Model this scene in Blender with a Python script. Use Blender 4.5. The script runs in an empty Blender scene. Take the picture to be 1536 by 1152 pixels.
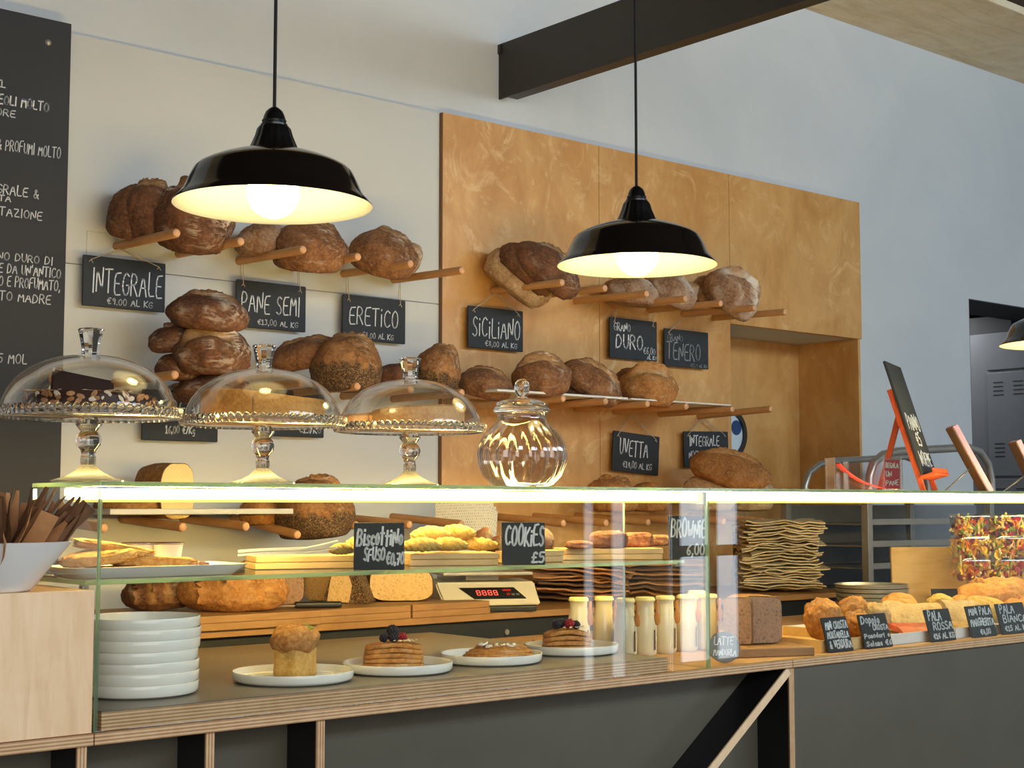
import bpy, bmesh, math, random
from mathutils import Vector, Matrix, Euler, noise
sc = bpy.context.scene
COL = sc.collection
R = math.radians
random.seed(7)

# ------------------------------------------------------------------ camera, world, daylight, exposure
CAM_Z = 1.35
FPX, YAW, PITCH = 2223.4, R(49.494), R(4.669)          # 52 mm equivalent
cam = bpy.data.cameras.new('camera'); cam_ob = bpy.data.objects.new('camera', cam); COL.objects.link(cam_ob)
cam.sensor_width = 36.0; cam.lens = FPX / 1536 * 36.0; cam.clip_start = 0.05; cam.clip_end = 60
cam_ob.location = (0, 0, CAM_Z)
cam_ob.rotation_euler = (R(90) + PITCH, 0, YAW - R(90))
sc.camera = cam_ob

world = bpy.data.worlds.new('world'); sc.world = world; world.use_nodes = True
world.node_tree.nodes['Background'].inputs['Color'].default_value = (0.75, 0.87, 1.0, 1)
world.node_tree.nodes['Background'].inputs['Strength'].default_value = 0.6

def area_light(name, loc, rot, sx, sy, power, color):
    l = bpy.data.lights.new(name, 'AREA'); l.shape = 'RECTANGLE'; l.size = sx; l.size_y = sy
    l.energy = power; l.color = color
    o = bpy.data.objects.new(name, l); COL.objects.link(o); o.location = loc; o.rotation_euler = rot
    return o
# daylight entering through the shop window, the street door with its side lights, and an unseen clerestory added to cool the upper wall
area_light('window_daylight', (-0.2, -1.97, 1.95), (R(90), 0, R(180) + R(180)), 4.6, 1.9, 88, (1.0, 0.97, 0.93))
area_light('door_daylight', (7.29, -1.97, 1.33), (R(90), 0, 0), 0.68, 2.1, 24, (0.80, 0.90, 1.0))
area_light('sidelight_daylight', (6.23, -1.97, 1.33), (R(90), 0, 0), 0.07, 2.1, 1.6, (0.80, 0.90, 1.0))
area_light('sidelight_daylight', (6.48, -1.97, 1.33), (R(90), 0, 0), 0.10, 2.1, 2.4, (0.80, 0.90, 1.0))
area_light('inner_room_fill', (6.7, 4.7, 2.41), (0, 0, 0), .7, .25, 9, (0.95, 0.97, 1.0))  # unseen fill added in the next room to brighten the steel cabinet
area_light('added_clerestory_light', (4.55, -1.97, 3.0), (R(90), 0, 0), 4.9, 0.7, 166, (0.70, 0.86, 1.0))

sc.view_settings.view_transform = 'Standard'
sc.view_settings.look = 'None'
sc.view_settings.gamma = 1.0
sc.view_settings.use_curve_mapping = False
sc.view_settings.exposure = 0.13
sc.cycles.transparent_max_bounces = 40
sc.cycles.max_bounces = 14
sc.cycles.transmission_bounces = 14
sc.cycles.caustics_reflective = False
sc.cycles.caustics_refractive = False
sc.cycles.sample_clamp_indirect = 6.0

# ------------------------------------------------------------------ where a point of the photograph stands in the room
_f = Vector((math.cos(YAW) * math.cos(PITCH), math.sin(YAW) * math.cos(PITCH), math.sin(PITCH)))
_r = Vector((math.sin(YAW), -math.cos(YAW), 0)); _u = _r.cross(_f)
def sight(x, y): return _f + _r * ((x - 768) / FPX) - _u * ((y - 576) / FPX)
_c = Vector((0, 0, CAM_Z))
def at_y(x, y, Y): d = sight(x, y); return _c + d * (Y / d.y)
def at_x(x, y, X): d = sight(x, y); return _c + d * (X / d.x)
def at_z(x, y, Z): d = sight(x, y); return _c + d * ((Z - CAM_Z) / d.z)
def mpp(p): return (Vector(p) - _c).dot(_f) / FPX        # metres per photograph pixel at a point
FACE = YAW - R(90)                                        # turn that sets a thing's long side square to the viewer

# ------------------------------------------------------------------ materials
def lin(h):
    v = [int(h[i:i + 2], 16) / 255 for i in (0, 2, 4)]
    return tuple((c / 12.92 if c <= .04045 else ((c + .055) / 1.055) ** 2.4) for c in v) + (1,)
class Mat:
    def __init__(s, name):
        s.m = bpy.data.materials.new(name); s.m.use_nodes = True
        s.t = s.m.node_tree; s.t.nodes.clear(); s.out = s.n('ShaderNodeOutputMaterial')
    def n(s, typ, **kw):
        nd = s.t.nodes.new(typ)
        for k, v in kw.items():
            if k in nd.inputs.keys(): nd.inputs[k].default_value = v
            else: setattr(nd, k, v)
        return nd
    def l(s, a, b): s.t.links.new(a, b)
    def coords(s, scale=(1, 1, 1), rot=(0, 0, 0)):
        tc = s.n('ShaderNodeTexCoord'); mp = s.n('ShaderNodeMapping')
        mp.inputs['Scale'].default_value = scale; mp.inputs['Rotation'].default_value = rot
        s.l(tc.outputs['Object'], mp.inputs['Vector']); return mp.outputs['Vector']
    def noise(s, vec, scale, detail=4, rough=.55, dist=0):
        nd = s.n('ShaderNodeTexNoise'); nd.inputs['Scale'].default_value = scale
        nd.inputs['Detail'].default_value = detail; nd.inputs['Roughness'].default_value = rough
        nd.inputs['Distortion'].default_value = dist
        if vec is not None: s.l(vec, nd.inputs['Vector'])
        return nd.outputs['Fac']
    def ramp(s, fac, stops):
        nd = s.n('ShaderNodeValToRGB'); e = nd.color_ramp.elements
        while len(e) < len(stops): e.new(0.5)
        for q, (p, c) in zip(e, stops): q.position = p; q.color = c if len(c) == 4 else tuple(c) + (1,)
        s.l(fac, nd.inputs['Fac']); return nd.outputs['Color']
    def mix(s, fac, a, b):
        nd = s.n('ShaderNodeMix'); nd.data_type = 'RGBA'
        for sock, v in ((nd.inputs[0], fac), (nd.inputs[6], a), (nd.inputs[7], b)):
            if hasattr(v, 'is_linked'): s.l(v, sock)
            else: sock.default_value = v
        return nd.outputs[2]
    def bump(s, h, strength=.3, dist=.003):
        nd = s.n('ShaderNodeBump'); nd.inputs['Strength'].default_value = strength; nd.inputs['Distance'].default_value = dist
        s.l(h, nd.inputs['Height']); return nd.outputs['Normal']
    def principled(s, color, rough=.5, normal=None, **kw):
        b = s.n('ShaderNodeBsdfPrincipled')
        if hasattr(color, 'is_linked'): s.l(color, b.inputs['Base Color'])
        else: b.inputs['Base Color'].default_value = color
        if hasattr(rough, 'is_linked'): s.l(rough, b.inputs['Roughness'])
        else: b.inputs['Roughness'].default_value = rough
        if normal is not None: s.l(normal, b.inputs['Normal'])
        for k, v in kw.items(): b.inputs[k].default_value = v
        s.l(b.outputs[0], s.out.inputs['Surface']); return s.m

def plain(name, h, rough=.5, var=.12, sc_=30, **kw):
    m = Mat(name); c = lin(h); v = m.coords()
    nz = m.noise(v, sc_, 3)
    d = tuple(x * (1 - var) for x in c[:3]) + (1,); l_ = tuple(min(1, x * (1 + var)) for x in c[:3]) + (1,)
    return m.principled(m.ramp(nz, [(.3, d), (.7, l_)]), rough, **kw)

def wood(name, dark, mid, light, stretch=(1, 1, .12), scale=14, rough=.5, blotch=2.5, figure=0):
    m = Mat(name); v = m.coords(stretch)
    g = m.noise(v, scale, 6, .6, 1.2); b = m.noise(m.coords(), blotch, 3, .5, .8)
    if figure: b = m.noise(m.coords((1, 1, .6)), blotch, 5, .62, figure)
    c1 = m.ramp(g, [(.25, lin(dark)), (.5, lin(mid)), (.78, lin(light))])
    c2 = m.ramp(b, [(.35, lin(mid)), (.62, lin(light))])
    c3 = m.mix(.62 if figure else .45, c1, c2)
    if figure:
        fl = m.noise(m.coords((1, 1, .8)), 6.5, 5, .7, 2.2); fm = m.noise(m.coords(), 1.1, 2)
        kf = m.n('ShaderNodeMath', operation='MULTIPLY'); m.l(m.ramp(fl, [(.54, (0,) * 3), (.70, (.65,) * 3)]), kf.inputs[0]); m.l(m.ramp(fm, [(.4, (.2,) * 3), (.6, (1,) * 3)]), kf.inputs[1])
        c3 = m.mix(kf.outputs[0], c3, lin('e6c48e'))
    return m.principled(c3, rough, m.bump(g, .08, .001))

def ply_edge(name, axis, pitch=.0058, a='a9794c', b='e0be92', off=0.0):
    m = Mat(name); tc = m.n('ShaderNodeTexCoord'); sep = m.n('ShaderNodeSeparateXYZ'); m.l(tc.outputs['Object'], sep.inputs[0])
    mu = m.n('ShaderNodeMath', operation='MULTIPLY'); m.l(sep.outputs[axis], mu.inputs[0]); mu.inputs[1].default_value = 1 / pitch
    fr = m.n('ShaderNodeMath', operation='FRACT'); m.l(mu.outputs[0], fr.inputs[0])
    st = m.ramp(fr.outputs[0], [(.0, lin('7a4f2e')), (.12, lin(a)), (.45, lin(b)), (.60, lin(b)), (.9, lin(a)), (1, lin('7a4f2e'))])
    nz = m.noise(m.coords((1, 1, 1)), 40, 3)
    return m.principled(m.mix(.25, st, m.ramp(nz, [(.3, lin(a)), (.7, lin(b))])), .55)

def thin_glass(name, tint=(.97, .985, .97), power=4.0, base=.045, rough=0.0, gain=1.0):
    m = Mat(name); lw = m.n('ShaderNodeLayerWeight'); lw.inputs['Blend'].default_value = .5
    p = m.n('ShaderNodeMath', operation='POWER'); m.l(lw.outputs['Facing'], p.inputs[0]); p.inputs[1].default_value = power
    a = m.n('ShaderNodeMath', operation='MULTIPLY_ADD'); m.l(p.outputs[0], a.inputs[0]); a.inputs[1].default_value = gain * (1 - base); a.inputs[2].default_value = base
    t = m.n('ShaderNodeBsdfTransparent'); t.inputs['Color'].default_value = tuple(tint) + (1,)
    g = m.n('ShaderNodeBsdfGlossy'); g.inputs['Roughness'].default_value = rough; g.inputs['Color'].default_value = (1, 1, 1, 1)
    mx = m.n('ShaderNodeMixShader'); m.l(a.outputs[0], mx.inputs[0]); m.l(t.outputs[0], mx.inputs[1]); m.l(g.outputs[0], mx.inputs[2])
    m.l(mx.outputs[0], m.out.inputs['Surface']); return m.m

def edge_glass(name):
    m = Mat(name); d = m.n('ShaderNodeBsdfDiffuse'); d.inputs['Color'].default_value = lin('a9c4a6')
    tr = m.n('ShaderNodeBsdfTranslucent'); tr.inputs['Color'].default_value = lin('b9d8b4')
    tp = m.n('ShaderNodeBsdfTransparent'); tp.inputs['Color'].default_value = lin('b4d3b8')
    gl = m.n('ShaderNodeBsdfGlossy'); gl.inputs['Roughness'].default_value = .15
    a = m.n('ShaderNodeMixShader'); a.inputs[0].default_value = .55; m.l(d.outputs[0], a.inputs[1]); m.l(tr.outputs[0], a.inputs[2])
    b = m.n('ShaderNodeMixShader'); b.inputs[0].default_value = .45; m.l(a.outputs[0], b.inputs[1]); m.l(tp.outputs[0], b.inputs[2])
    c = m.n('ShaderNodeMixShader'); c.inputs[0].default_value = .14; m.l(b.outputs[0], c.inputs[1]); m.l(gl.outputs[0], c.inputs[2])
    m.l(c.outputs[0], m.out.inputs['Surface']); return m.m

def cloudy_glass(name):
    m = Mat(name); g = m.n('ShaderNodeBsdfGlass'); g.inputs['IOR'].default_value = 1.48; g.inputs['Roughness'].default_value = .1
    t = m.n('ShaderNodeBsdfTranslucent'); t.inputs['Color'].default_value = (.9, .9, .86, 1)
    x = m.n('ShaderNodeMixShader'); x.inputs[0].default_value = .24; m.l(g.outputs[0], x.inputs[1]); m.l(t.outputs[0], x.inputs[2])
    m.l(x.outputs[0], m.out.inputs['Surface']); return m.m

def solid_glass(name, color=(1, 1, 1), ior=1.5, rough=0.0):
    m = Mat(name); g = m.n('ShaderNodeBsdfGlass'); g.inputs['Color'].default_value = tuple(color) + (1,)
    g.inputs['IOR'].default_value = ior; g.inputs['Roughness'].default_value = rough
    m.l(g.outputs[0], m.out.inputs['Surface']); return m.m

def glow(name, color, strength):
    m = Mat(name); e = m.n('ShaderNodeEmission'); e.inputs['Color'].default_value = tuple(color) + (1,); e.inputs['Strength'].default_value = strength
    m.l(e.outputs[0], m.out.inputs['Surface']); return m.m

def crust(name, dark, mid, light, flour=0.0, seeds=0.0, rough=.82, sheen=0.0):
    m = Mat(name); v = m.coords()
    n1 = m.noise(v, 16, 6, .62, .4); n2 = m.noise(v, 110, 4, .6)
    c = m.ramp(n1, [(.28, lin(dark)), (.5, lin(mid)), (.74, lin(light))])
    c = m.mix(m.ramp(n2, [(.42, (.0,) * 3), (.70, (.75,) * 3)]), c, lin(light))
    ck = m.n('ShaderNodeTexVoronoi'); ck.feature = 'DISTANCE_TO_EDGE'; ck.inputs['Scale'].default_value = 55
    wv = m.n('ShaderNodeVectorMath', operation='MULTIPLY_ADD'); nv = m.n('ShaderNodeTexNoise'); nv.inputs['Scale'].default_value = 30; m.l(v, nv.inputs['Vector'])
    m.l(nv.outputs['Color'], wv.inputs[0]); wv.inputs[1].default_value = (.035,) * 3; m.l(v, wv.inputs[2]); m.l(wv.outputs[0], ck.inputs['Vector'])
    kk = m.n('ShaderNodeMath', operation='MULTIPLY'); m.l(m.ramp(ck.outputs['Distance'], [(.02, (.55,) * 3), (.11, (0,) * 3)]), kk.inputs[0]); m.l(m.noise(v, 9, 3), kk.inputs[1])
    c = m.mix(kk.outputs[0], c, lin(dark))
    at = m.n('ShaderNodeAttribute'); at.attribute_name = 'slash'
    n3 = m.noise(m.coords((1, 3, 3)), 40, 3)
    c = m.mix(at.outputs['Fac'], c, m.ramp(n3, [(.3, lin('a8743f')), (.6, lin('d2a468'))]))
    if flour:
        fl = m.noise(m.coords((.30, 2.0, 2.0)), 40, 6, .66, .35); pm_ = m.noise(v, 7.5, 3, .5, .4)
        at2 = m.n('ShaderNodeAttribute'); at2.attribute_name = 'flour'
        lo = .555 - .10 * flour
        k = m.n('ShaderNodeMath', operation='MULTIPLY'); m.l(m.ramp(fl, [(lo, (0,) * 3), (lo + .1, (.92,) * 3)]), k.inputs[0]); m.l(at2.outputs['Fac'], k.inputs[1])
        k2 = m.n('ShaderNodeMath', operation='MULTIPLY'); m.l(k.outputs[0], k2.inputs[0]); m.l(m.ramp(pm_, [(.44, (0,) * 3), (.58, (1,) * 3)]), k2.inputs[1]); k = k2
        c = m.mix(k.outputs[0], c, lin('e2d3bd'))
    h = m.noise(v, 70, 8, .72)
    if seeds:
        vo = m.n('ShaderNodeTexVoronoi'); vo.inputs['Scale'].default_value = 330; m.l(v, vo.inputs['Vector'])
        at3 = m.n('ShaderNodeAttribute'); at3.attribute_name = 'seed'
        sd = m.ramp(vo.outputs['Color'], [(.2, lin('2b1e14')), (.55, lin('5a4129')), (.9, lin('94774d'))])
        k = m.n('ShaderNodeMath', operation='MULTIPLY'); m.l(at3.outputs['Fac'], k.inputs[0]); k.inputs[1].default_value = seeds
        c = m.mix(k.outputs[0], c, sd)
    return m.principled(c, rough, m.bump(h, .75, .006))

def crumb(name, base, hole, scale=90):
    m = Mat(name); v = m.coords()
    vo = m.n('ShaderNodeTexVoronoi'); vo.inputs['Scale'].default_value = scale; m.l(v, vo.inputs['Vector'])
    nz = m.noise(v, 24, 4)
    vs = m.n('ShaderNodeTexVoronoi'); vs.inputs['Scale'].default_value = scale * 2.3; m.l(v, vs.inputs['Vector'])
    c = m.mix(.5, m.ramp(vo.outputs['Distance'], [(.08, lin(hole)), (.30, lin(base))]), m.ramp(vs.outputs['Distance'], [(.1, lin(hole)), (.42, lin(base))]))
    return m.principled(m.mix(m.ramp(nz, [(.4, (.0,) * 3), (.7, (.45,) * 3)]), c, lin(base)), .85, m.bump(vo.outputs['Distance'], .5, .003))

M = {}
def setup_materials():
    pw = Mat('white_plaster'); v = pw.coords(); n1 = pw.noise(v, 1.3, 5, .6, .8); n2 = pw.noise(v, 45, 4)
    M['plaster'] = pw.principled(pw.ramp(n1, [(.3, lin('c3c6c6')), (.7, lin('cfd0ce'))]), .85, pw.bump(n2, .08, .002))
    M['white_board'] = plain('white_board', 'c6c5be', .7, .02, 3)
    M['groove'] = plain('groove_shadow_gap', 'b3b0a8', .9)
    M['floor'] = plain('grey_concrete_floor', '6a655f', .6, .2, 5)
    M['ceiling'] = wood('dark_ceiling_boards', '2e201a', '3d2a22', '4b352a', (1, .2, 1), 9, .8)
    M['dark_wall'] = plain('dark_inner_wall', '35383b', .8, .1, 4)
    M['front_wall'] = plain('street_side_wall', '57524b', .9, .15, 3)
    M['old_timber'] = wood('weathered_timber', 'a08258', 'e4cda4', 'f3e4c6', (.22, 1.5, 1.5), 11, .85, 4.5, 1.5)
    M['birch'] = wood('birch_plywood', 'a26b33', 'c08845', 'd8a968', (.9, .9, .35), 7, .38, 3.4, 1.6)
    M['birch_shaded'] = wood('birch_shaded_edge', '6b4a2a', '7b5733', '8c653d', (1, 1, .2), 8, .6)  # darker copy of the birch, painting in the shade on the panel edge
    M['ply_face'] = wood('pale_plywood_face', 'd2a472', 'eac396', 'f6d9b2', (1.6, 1.6, .22), 22, .5, 7)
    M['ply_z'] = ply_edge('plywood_edge_horizontal', 2)
    M['ply_x'] = ply_edge('plywood_edge_upright', 0)
    M['beech'] = wood('beech_peg', 'a06c3c', 'b98550', 'ca9a66', (1, .15, 1), 30, .55, 12)
    M['peg_end'] = plain('peg_end_grain', 'd7a377', .6, .1, 200)
    M['oak_board'] = wood('chopping_board_wood', '74502a', '946a3c', 'aa8050', (.15, 1, 1), 30, .5, 9)
    M['tray_wood'] = wood('pale_tray_wood', 'b98d4e', 'd3ab6c', 'e2c088', (.15, 1, 1), 40, .5, 10)
    M['grey_lam'] = plain('grey_laminate', '5c574a', .32, .06, 6)
    M['deck'] = plain('grey_brown_worktop', '6f675d', .35, .08, 5)
    M['black_lam'] = plain('black_laminate', '0f1011', .5, .1, 6)
    M['steel_black'] = plain('black_painted_steel', '2a2622', .45, .08, 8)
    M['slate'] = plain('chalkboard_slate', '24272a', .7, .18, 12)
    M['menu'] = plain('black_menu_board', '2f2f31', .75, .07, 5)
    M['chalk'] = plain('white_chalk', 'dcdcda', .9, .08, 80)
    M['chalk_dim'] = plain('faded_chalk', '8f9192', .9, .1, 80)
    M['twine'] = plain('pale_twine', 'b9a88c', .9, .15, 90)
    M['enamel'] = plain('black_enamel', '120e0b', .12, .1, 3)
    M['enamel_in'] = plain('white_enamel_inside', 'f6efdc', .35, .02, 3)
    M['bakelite'] = plain('black_lampholder', '0b0a09', .3, .1, 3)
    M['cord'] = plain('black_textile_cord', '17130f', .8)
    M['bulb'] = glow('lit_bulb', (1.0, .86, .42), 17)
    M['led'] = glow('lit_led_strip', (1.0, .76, .29), 50)
    M['led_fringe'] = glow('led_glow_fringe', (1.0, .80, .22), 1.25)  # painted halo colour around the strip
    M['wall_fill'] = glow('added_wall_fill_glow', (1.0, .66, .18), 185)  # added fill glow, warms the back wall
    M['pane'] = thin_glass('pane_glass', (.972, .985, .975), 4.5, .03)
    M['pane_edge'] = edge_glass('pane_glass_edge')
    M['dome'] = thin_glass('blown_glass', (.975, .975, .97), 2.6, .025, 0, .8)
    M['jar'] = thin_glass('ribbed_jar_glass', (.90, .865, .83), 2.0, .05, .02, .9)
    M['crystal'] = solid_glass('clear_crystal', (1, .995, .98), 1.48)
    M['crystal_foot'] = cloudy_glass('clear_crystal_foot')
    M['plate_glass'] = thin_glass('pressed_plate_glass', (.93, .925, .90), 2.0, .05, .05, .8)
    M['focaccia'] = crust('focaccia_slice', 'b06a24', 'd29742', 'ecc57c', .3)
    M['acrylic'] = thin_glass('clear_acrylic', (.95, .945, .93), 2.0, .11, .12)
    M['china'] = plain('white_china', 'f4efe2', .16, .02, 4)
    M['ceramic'] = plain('white_ceramic_bowl', 'e4e3e0', .25, .02, 4)
    M['kraft'] = plain('kraft_paper', 'b07c4d', .8, .2, 25)
    M['kraft_dark'] = plain('dark_kraft_paper', '6e4a2e', .8, .2, 25)
    M['kraft_pale'] = plain('pale_kraft_paper', 'c4b08a', .85, .2, 25)
    M['steel'] = plain('brushed_steel', 'a5a097', .32, .06, 30, Metallic=.6)
    M['steel_grey'] = plain('grey_steel_door', '84868a', .45, .05, 8, Metallic=.3)
    M['vent'] = plain('louvre_slot', '2b2c2e', .7)
    M['plastic_cream'] = plain('cream_plastic', 'd9d2c2', .4, .04, 8)
    M['plastic_black'] = plain('black_plastic', '17181a', .35, .1, 8)
    M['red_led'] = glow('red_digits', (1.0, .10, .06), 2.2)
    M['orange'] = plain('orange_painted_wood', 'c8501f', .5, .12, 12)
    M['red_card'] = plain('red_card', 'b32a2c', .6, .15, 20)
    M['pink'] = plain('lilac_board_edge', 'c79fb4', .6, .1, 20)
    M['tan_board'] = plain('tan_board_back', '8b6c55', .7, .1, 20)
    M['milk'] = plain('almond_milk', 'e9dcba', .2, .03, 10, **{'Coat Weight': .6})
    M['cap'] = plain('paper_bottle_cap', 'eadb9d', .6, .1, 60)
    M['tag'] = plain('brown_card_tag', '6a4424', .7, .2, 50)
    M['spoon'] = wood('spoon_wood', 'a8672a', 'bf7d38', 'cf9450', (1, 1, .2), 40, .6, 12)
    # bread
    M['dark_crust'] = crust('dark_rye_crust', '3d2313', '613a20', '8a5a36', .9)
    M['brown_crust'] = crust('brown_crust', '51301a', '7c4f2c', 'a8764a', .35)
    M['gold_crust'] = crust('golden_crust', '74451e', 'a36a32', 'c8904f', .25)
    M['pale_crust'] = crust('pale_floury_crust', '8a6440', 'b08a60', 'd0b48c', .8)
    M['floury_crust'] = crust('heavily_floured_crust', '5e3b22', '8b6140', 'b89370', 2.1)
    M['seed_crust'] = crust('seeded_crust', '5a381c', '8a5b30', 'b78450', .2, .95)
    M['pan_crust'] = crust('pan_bread_crust', '6a4119', '94632c', 'b5823f', .1)
    M['crumb'] = crumb('bread_crumb', 'd9b57c', '8f6737', 80)
    M['crumb_pale'] = crumb('pale_crumb', 'e6c98d', 'cfa962', 160)
    M['crumb_brown'] = crumb('wholemeal_crumb', 'a88264', '2c1a10', 80)
    M['pastry'] = crust('flaky_pastry', '8a4d18', 'bd7a32', 'd9a458', .2, rough=.5)
    M['brioche'] = crust('brioche_crust', '7c4a1c', 'a36c34', 'c99a5c', .5, rough=.6)
    M['brioche_side'] = crust('brioche_side', 'b98538', 'd2a352', 'e2bb70', 0, rough=.6)
    M['biscuit'] = crust('yellow_biscuit', 'b58a3a', 'd2a952', 'e6c679', 0, rough=.8)
    M['brownie'] = crust('brown_cake_crust', '5a3322', '82513a', 'a9775a', .2)
    M['choco'] = plain('chocolate_sponge', '3a1e12', .6, .25, 60)
    M['glaze'] = plain('dark_chocolate_glaze', '2e170d', .85, .2, 30)
    M['almond'] = plain('toasted_almond', 'b98350', .6, .25, 60)
    M['almond_pale'] = plain('pale_almond', 'e8d3b4', .6, .1, 60)
    M['sponge'] = crust('golden_sponge', 'b0722e', 'c98d42', 'dba75c', 0, rough=.8)
    M['cheesecake'] = crust('cheesecake_top', 'c98a4e', 'dba468', 'e8be88', 0, rough=.45)
    M['pistachio'] = plain('pistachio_crumb', '7d8a35', .7, .3, 80)
    M['blackberry'] = plain('dusted_blackberry', '2b2530', .45, .5, 120)
    M['raspberry'] = plain('raspberry', 'a3202a', .4, .3, 120)
    M['jam'] = plain('dark_jam', '2a1412', .2)
    M['cup'] = plain('paper_ramekin', 'e6dfcf', .5, .04, 20)
    M['tomato'] = plain('tomato_topping', 'c4552f', .5, .25, 40)
    M['paper_pizza'] = crust('floury_flatbread', 'a8854f', 'c2a270', 'd3ba8c', 0, rough=.85)
    M['roll'] = crust('orange_roll_crust', 'c4772b', 'dc9440', 'ecb465', 0, rough=.5)
    M['white_paper'] = plain('white_paper', 'dedbd2', .8, .04, 20)
    M['blue'] = plain('painted_blue_reflection', '20406f', .5)
    M['mirror'] = plain('porthole_glass', 'cfdbe0', .12, .05, 6)
    # printed paper: rows of short grey dashes
    pp = Mat('printed_bag_paper'); br = pp.n('ShaderNodeTexBrick'); v = pp.coords((1, 1, 1), (R(90), 0, 0)); pp.l(v, br.inputs['Vector'])
    br.inputs['Scale'].default_value = 48; br.inputs['Mortar Size'].default_value = .055; br.inputs['Brick Width'].default_value = .3; br.inputs['Row Height'].default_value = .42
    br.inputs['Color1'].default_value = lin('8d8577'); br.inputs['Color2'].default_value = lin('cfc7b6'); br.inputs['Mortar'].default_value = lin('d9d2c2'); br.inputs['Mortar Size'].default_value = .1
    M['printed'] = pp.principled(br.outputs['Color'], .8)
setup_materials()

# ------------------------------------------------------------------ mesh kit
class MB:
    def __init__(s): s.b = bmesh.new(); s.attr = {}; s.mats = []
    def _v(s, co, **a):
        v = s.b.verts.new(co)
        for k, x in a.items(): s.attr.setdefault(k, {})[v] = x
        return v
    def face(s, vs, mi=0):
        try: f = s.b.faces.new(vs); f.material_index = mi; return f
        except ValueError: return None
    def box(s, c, d, rot=None, bevel=0.0, mi=0, seg=2):
        t = bmesh.new(); bmesh.ops.create_cube(t, size=1)
        for v in t.verts: v.co = Vector((v.co.x * d[0], v.co.y * d[1], v.co.z * d[2]))
        if bevel: bmesh.ops.bevel(t, geom=t.edges[:], offset=min(bevel, min(d) * .45), segments=seg, affect='EDGES', profile=.6)
        m = (Matrix.Translation(Vector(c)) @ (rot.to_4x4() if rot is not None else Matrix()))
        s.merge(t, m, mi); return s
    def span(s, a, b, bevel=0.0, mi=0):
        a, b = Vector(a), Vector(b); d = b - a
        return s.box((a + b) / 2, (abs(d.x), abs(d.y), abs(d.z)), None, bevel, mi)
    def merge(s, t, m=Matrix(), mi=0):
        mp = {}
        for v in t.verts: mp[v] = s.b.verts.new(m @ v.co)
        for f in t.faces: s.face([mp[v] for v in f.verts], mi)
        t.free()
    def rings(s, rows, close_u=True, cap0=True, cap1=True, mi=0):
        n = len(rows[0])
        for a, b in zip(rows[:-1], rows[1:]):
            for i in range(n if close_u else n - 1):
                j = (i + 1) % n
                if len({a[i], a[j], b[j], b[i]}) == 4: s.face([a[i], a[j], b[j], b[i]], mi)
        if cap0: s.face(list(reversed(rows[0])), mi)
        if cap1: s.face(list(rows[-1]), mi)
        return s
    def lathe(s, prof, n=48, mod=None, c=(0, 0, 0), mi=0, cap0=False, cap1=False):
        rows = []
        for k, (r, z) in enumerate(prof):
            if r < 1e-6:
                v = s._v((c[0], c[1], c[2] + z)); rows.append([v]); continue
            row = []
            for i in range(n):
                a = 2 * math.pi * i / n; rr, zz = (r, z) if mod is None else mod(r, z, a, k)
                row.append(s._v((c[0] + rr * math.cos(a), c[1] + rr * math.sin(a), c[2] + zz)))
            rows.append(row)
        for a, b in zip(rows[:-1], rows[1:]):
            for i in range(n):
                j = (i + 1) % n
                if len(a) == 1 and len(b) == 1: continue
                if len(a) == 1: s.face([a[0], b[j], b[i]], mi)
                elif len(b) == 1: s.face([a[i], a[j], b[0]], mi)
                else: s.face([a[i], a[j], b[j], b[i]], mi)
        if cap0 and len(rows[0]) > 1: s.face(list(reversed(rows[0])), mi)
        if cap1 and len(rows[-1]) > 1: s.face(rows[-1], mi)
        return s
    def tube(s, pts, r, n=10, caps=True, mi=0):
        pts = [Vector(p) for p in pts]; rows = []
        rr = r if isinstance(r, (list, tuple)) else [r] * len(pts)
        prev = None
        for k, p in enumerate(pts):
            d = (pts[min(k + 1, len(pts) - 1)] - pts[max(k - 1, 0)]).normalized()
            up = Vector((0, 0, 1)) if abs(d.z) < .95 else Vector((1, 0, 0))
            if prev is not None and (prev - d * prev.dot(d)).length > 1e-4: up = prev
            x = (up - d * up.dot(d)).normalized(); y = d.cross(x); prev = x
            rows.append([s._v(p + (x * math.cos(2 * math.pi * i / n) + y * math.sin(2 * math.pi * i / n)) * rr[k]) for i in range(n)])
        return s.rings(rows, True, caps, caps, mi)
    def build(s, name, mat, parent=None, smooth=True, loc=None, rot=None, angle=40):
        me = bpy.data.meshes.new(name)
        s.b.normal_update()
        bmesh.ops.recalc_face_normals(s.b, faces=s.b.faces[:])
        s.b.verts.index_update()
        data = {k: [0.0] * len(s.b.verts) for k in s.attr}
        for k, d in s.attr.items():
            for v, x in d.items(): data[k][v.index] = x
        s.b.to_mesh(me); s.b.free()
        for k, vals in data.items():
            a = me.attributes.new(k, 'FLOAT', 'POINT'); a.data.foreach_set('value', vals)
        for m in (mat if isinstance(mat, (list, tuple)) else [mat]): me.materials.append(m)
        if smooth:
            me.polygons.foreach_set('use_smooth', [True] * len(me.polygons))
            me.set_sharp_from_angle(angle=R(angle))
        o = bpy.data.objects.new(name, me); COL.objects.link(o)
        if parent is not None: o.parent = parent
        if loc is not None: o.location = loc
        if rot is not None: o.rotation_euler = rot
        return o

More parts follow.
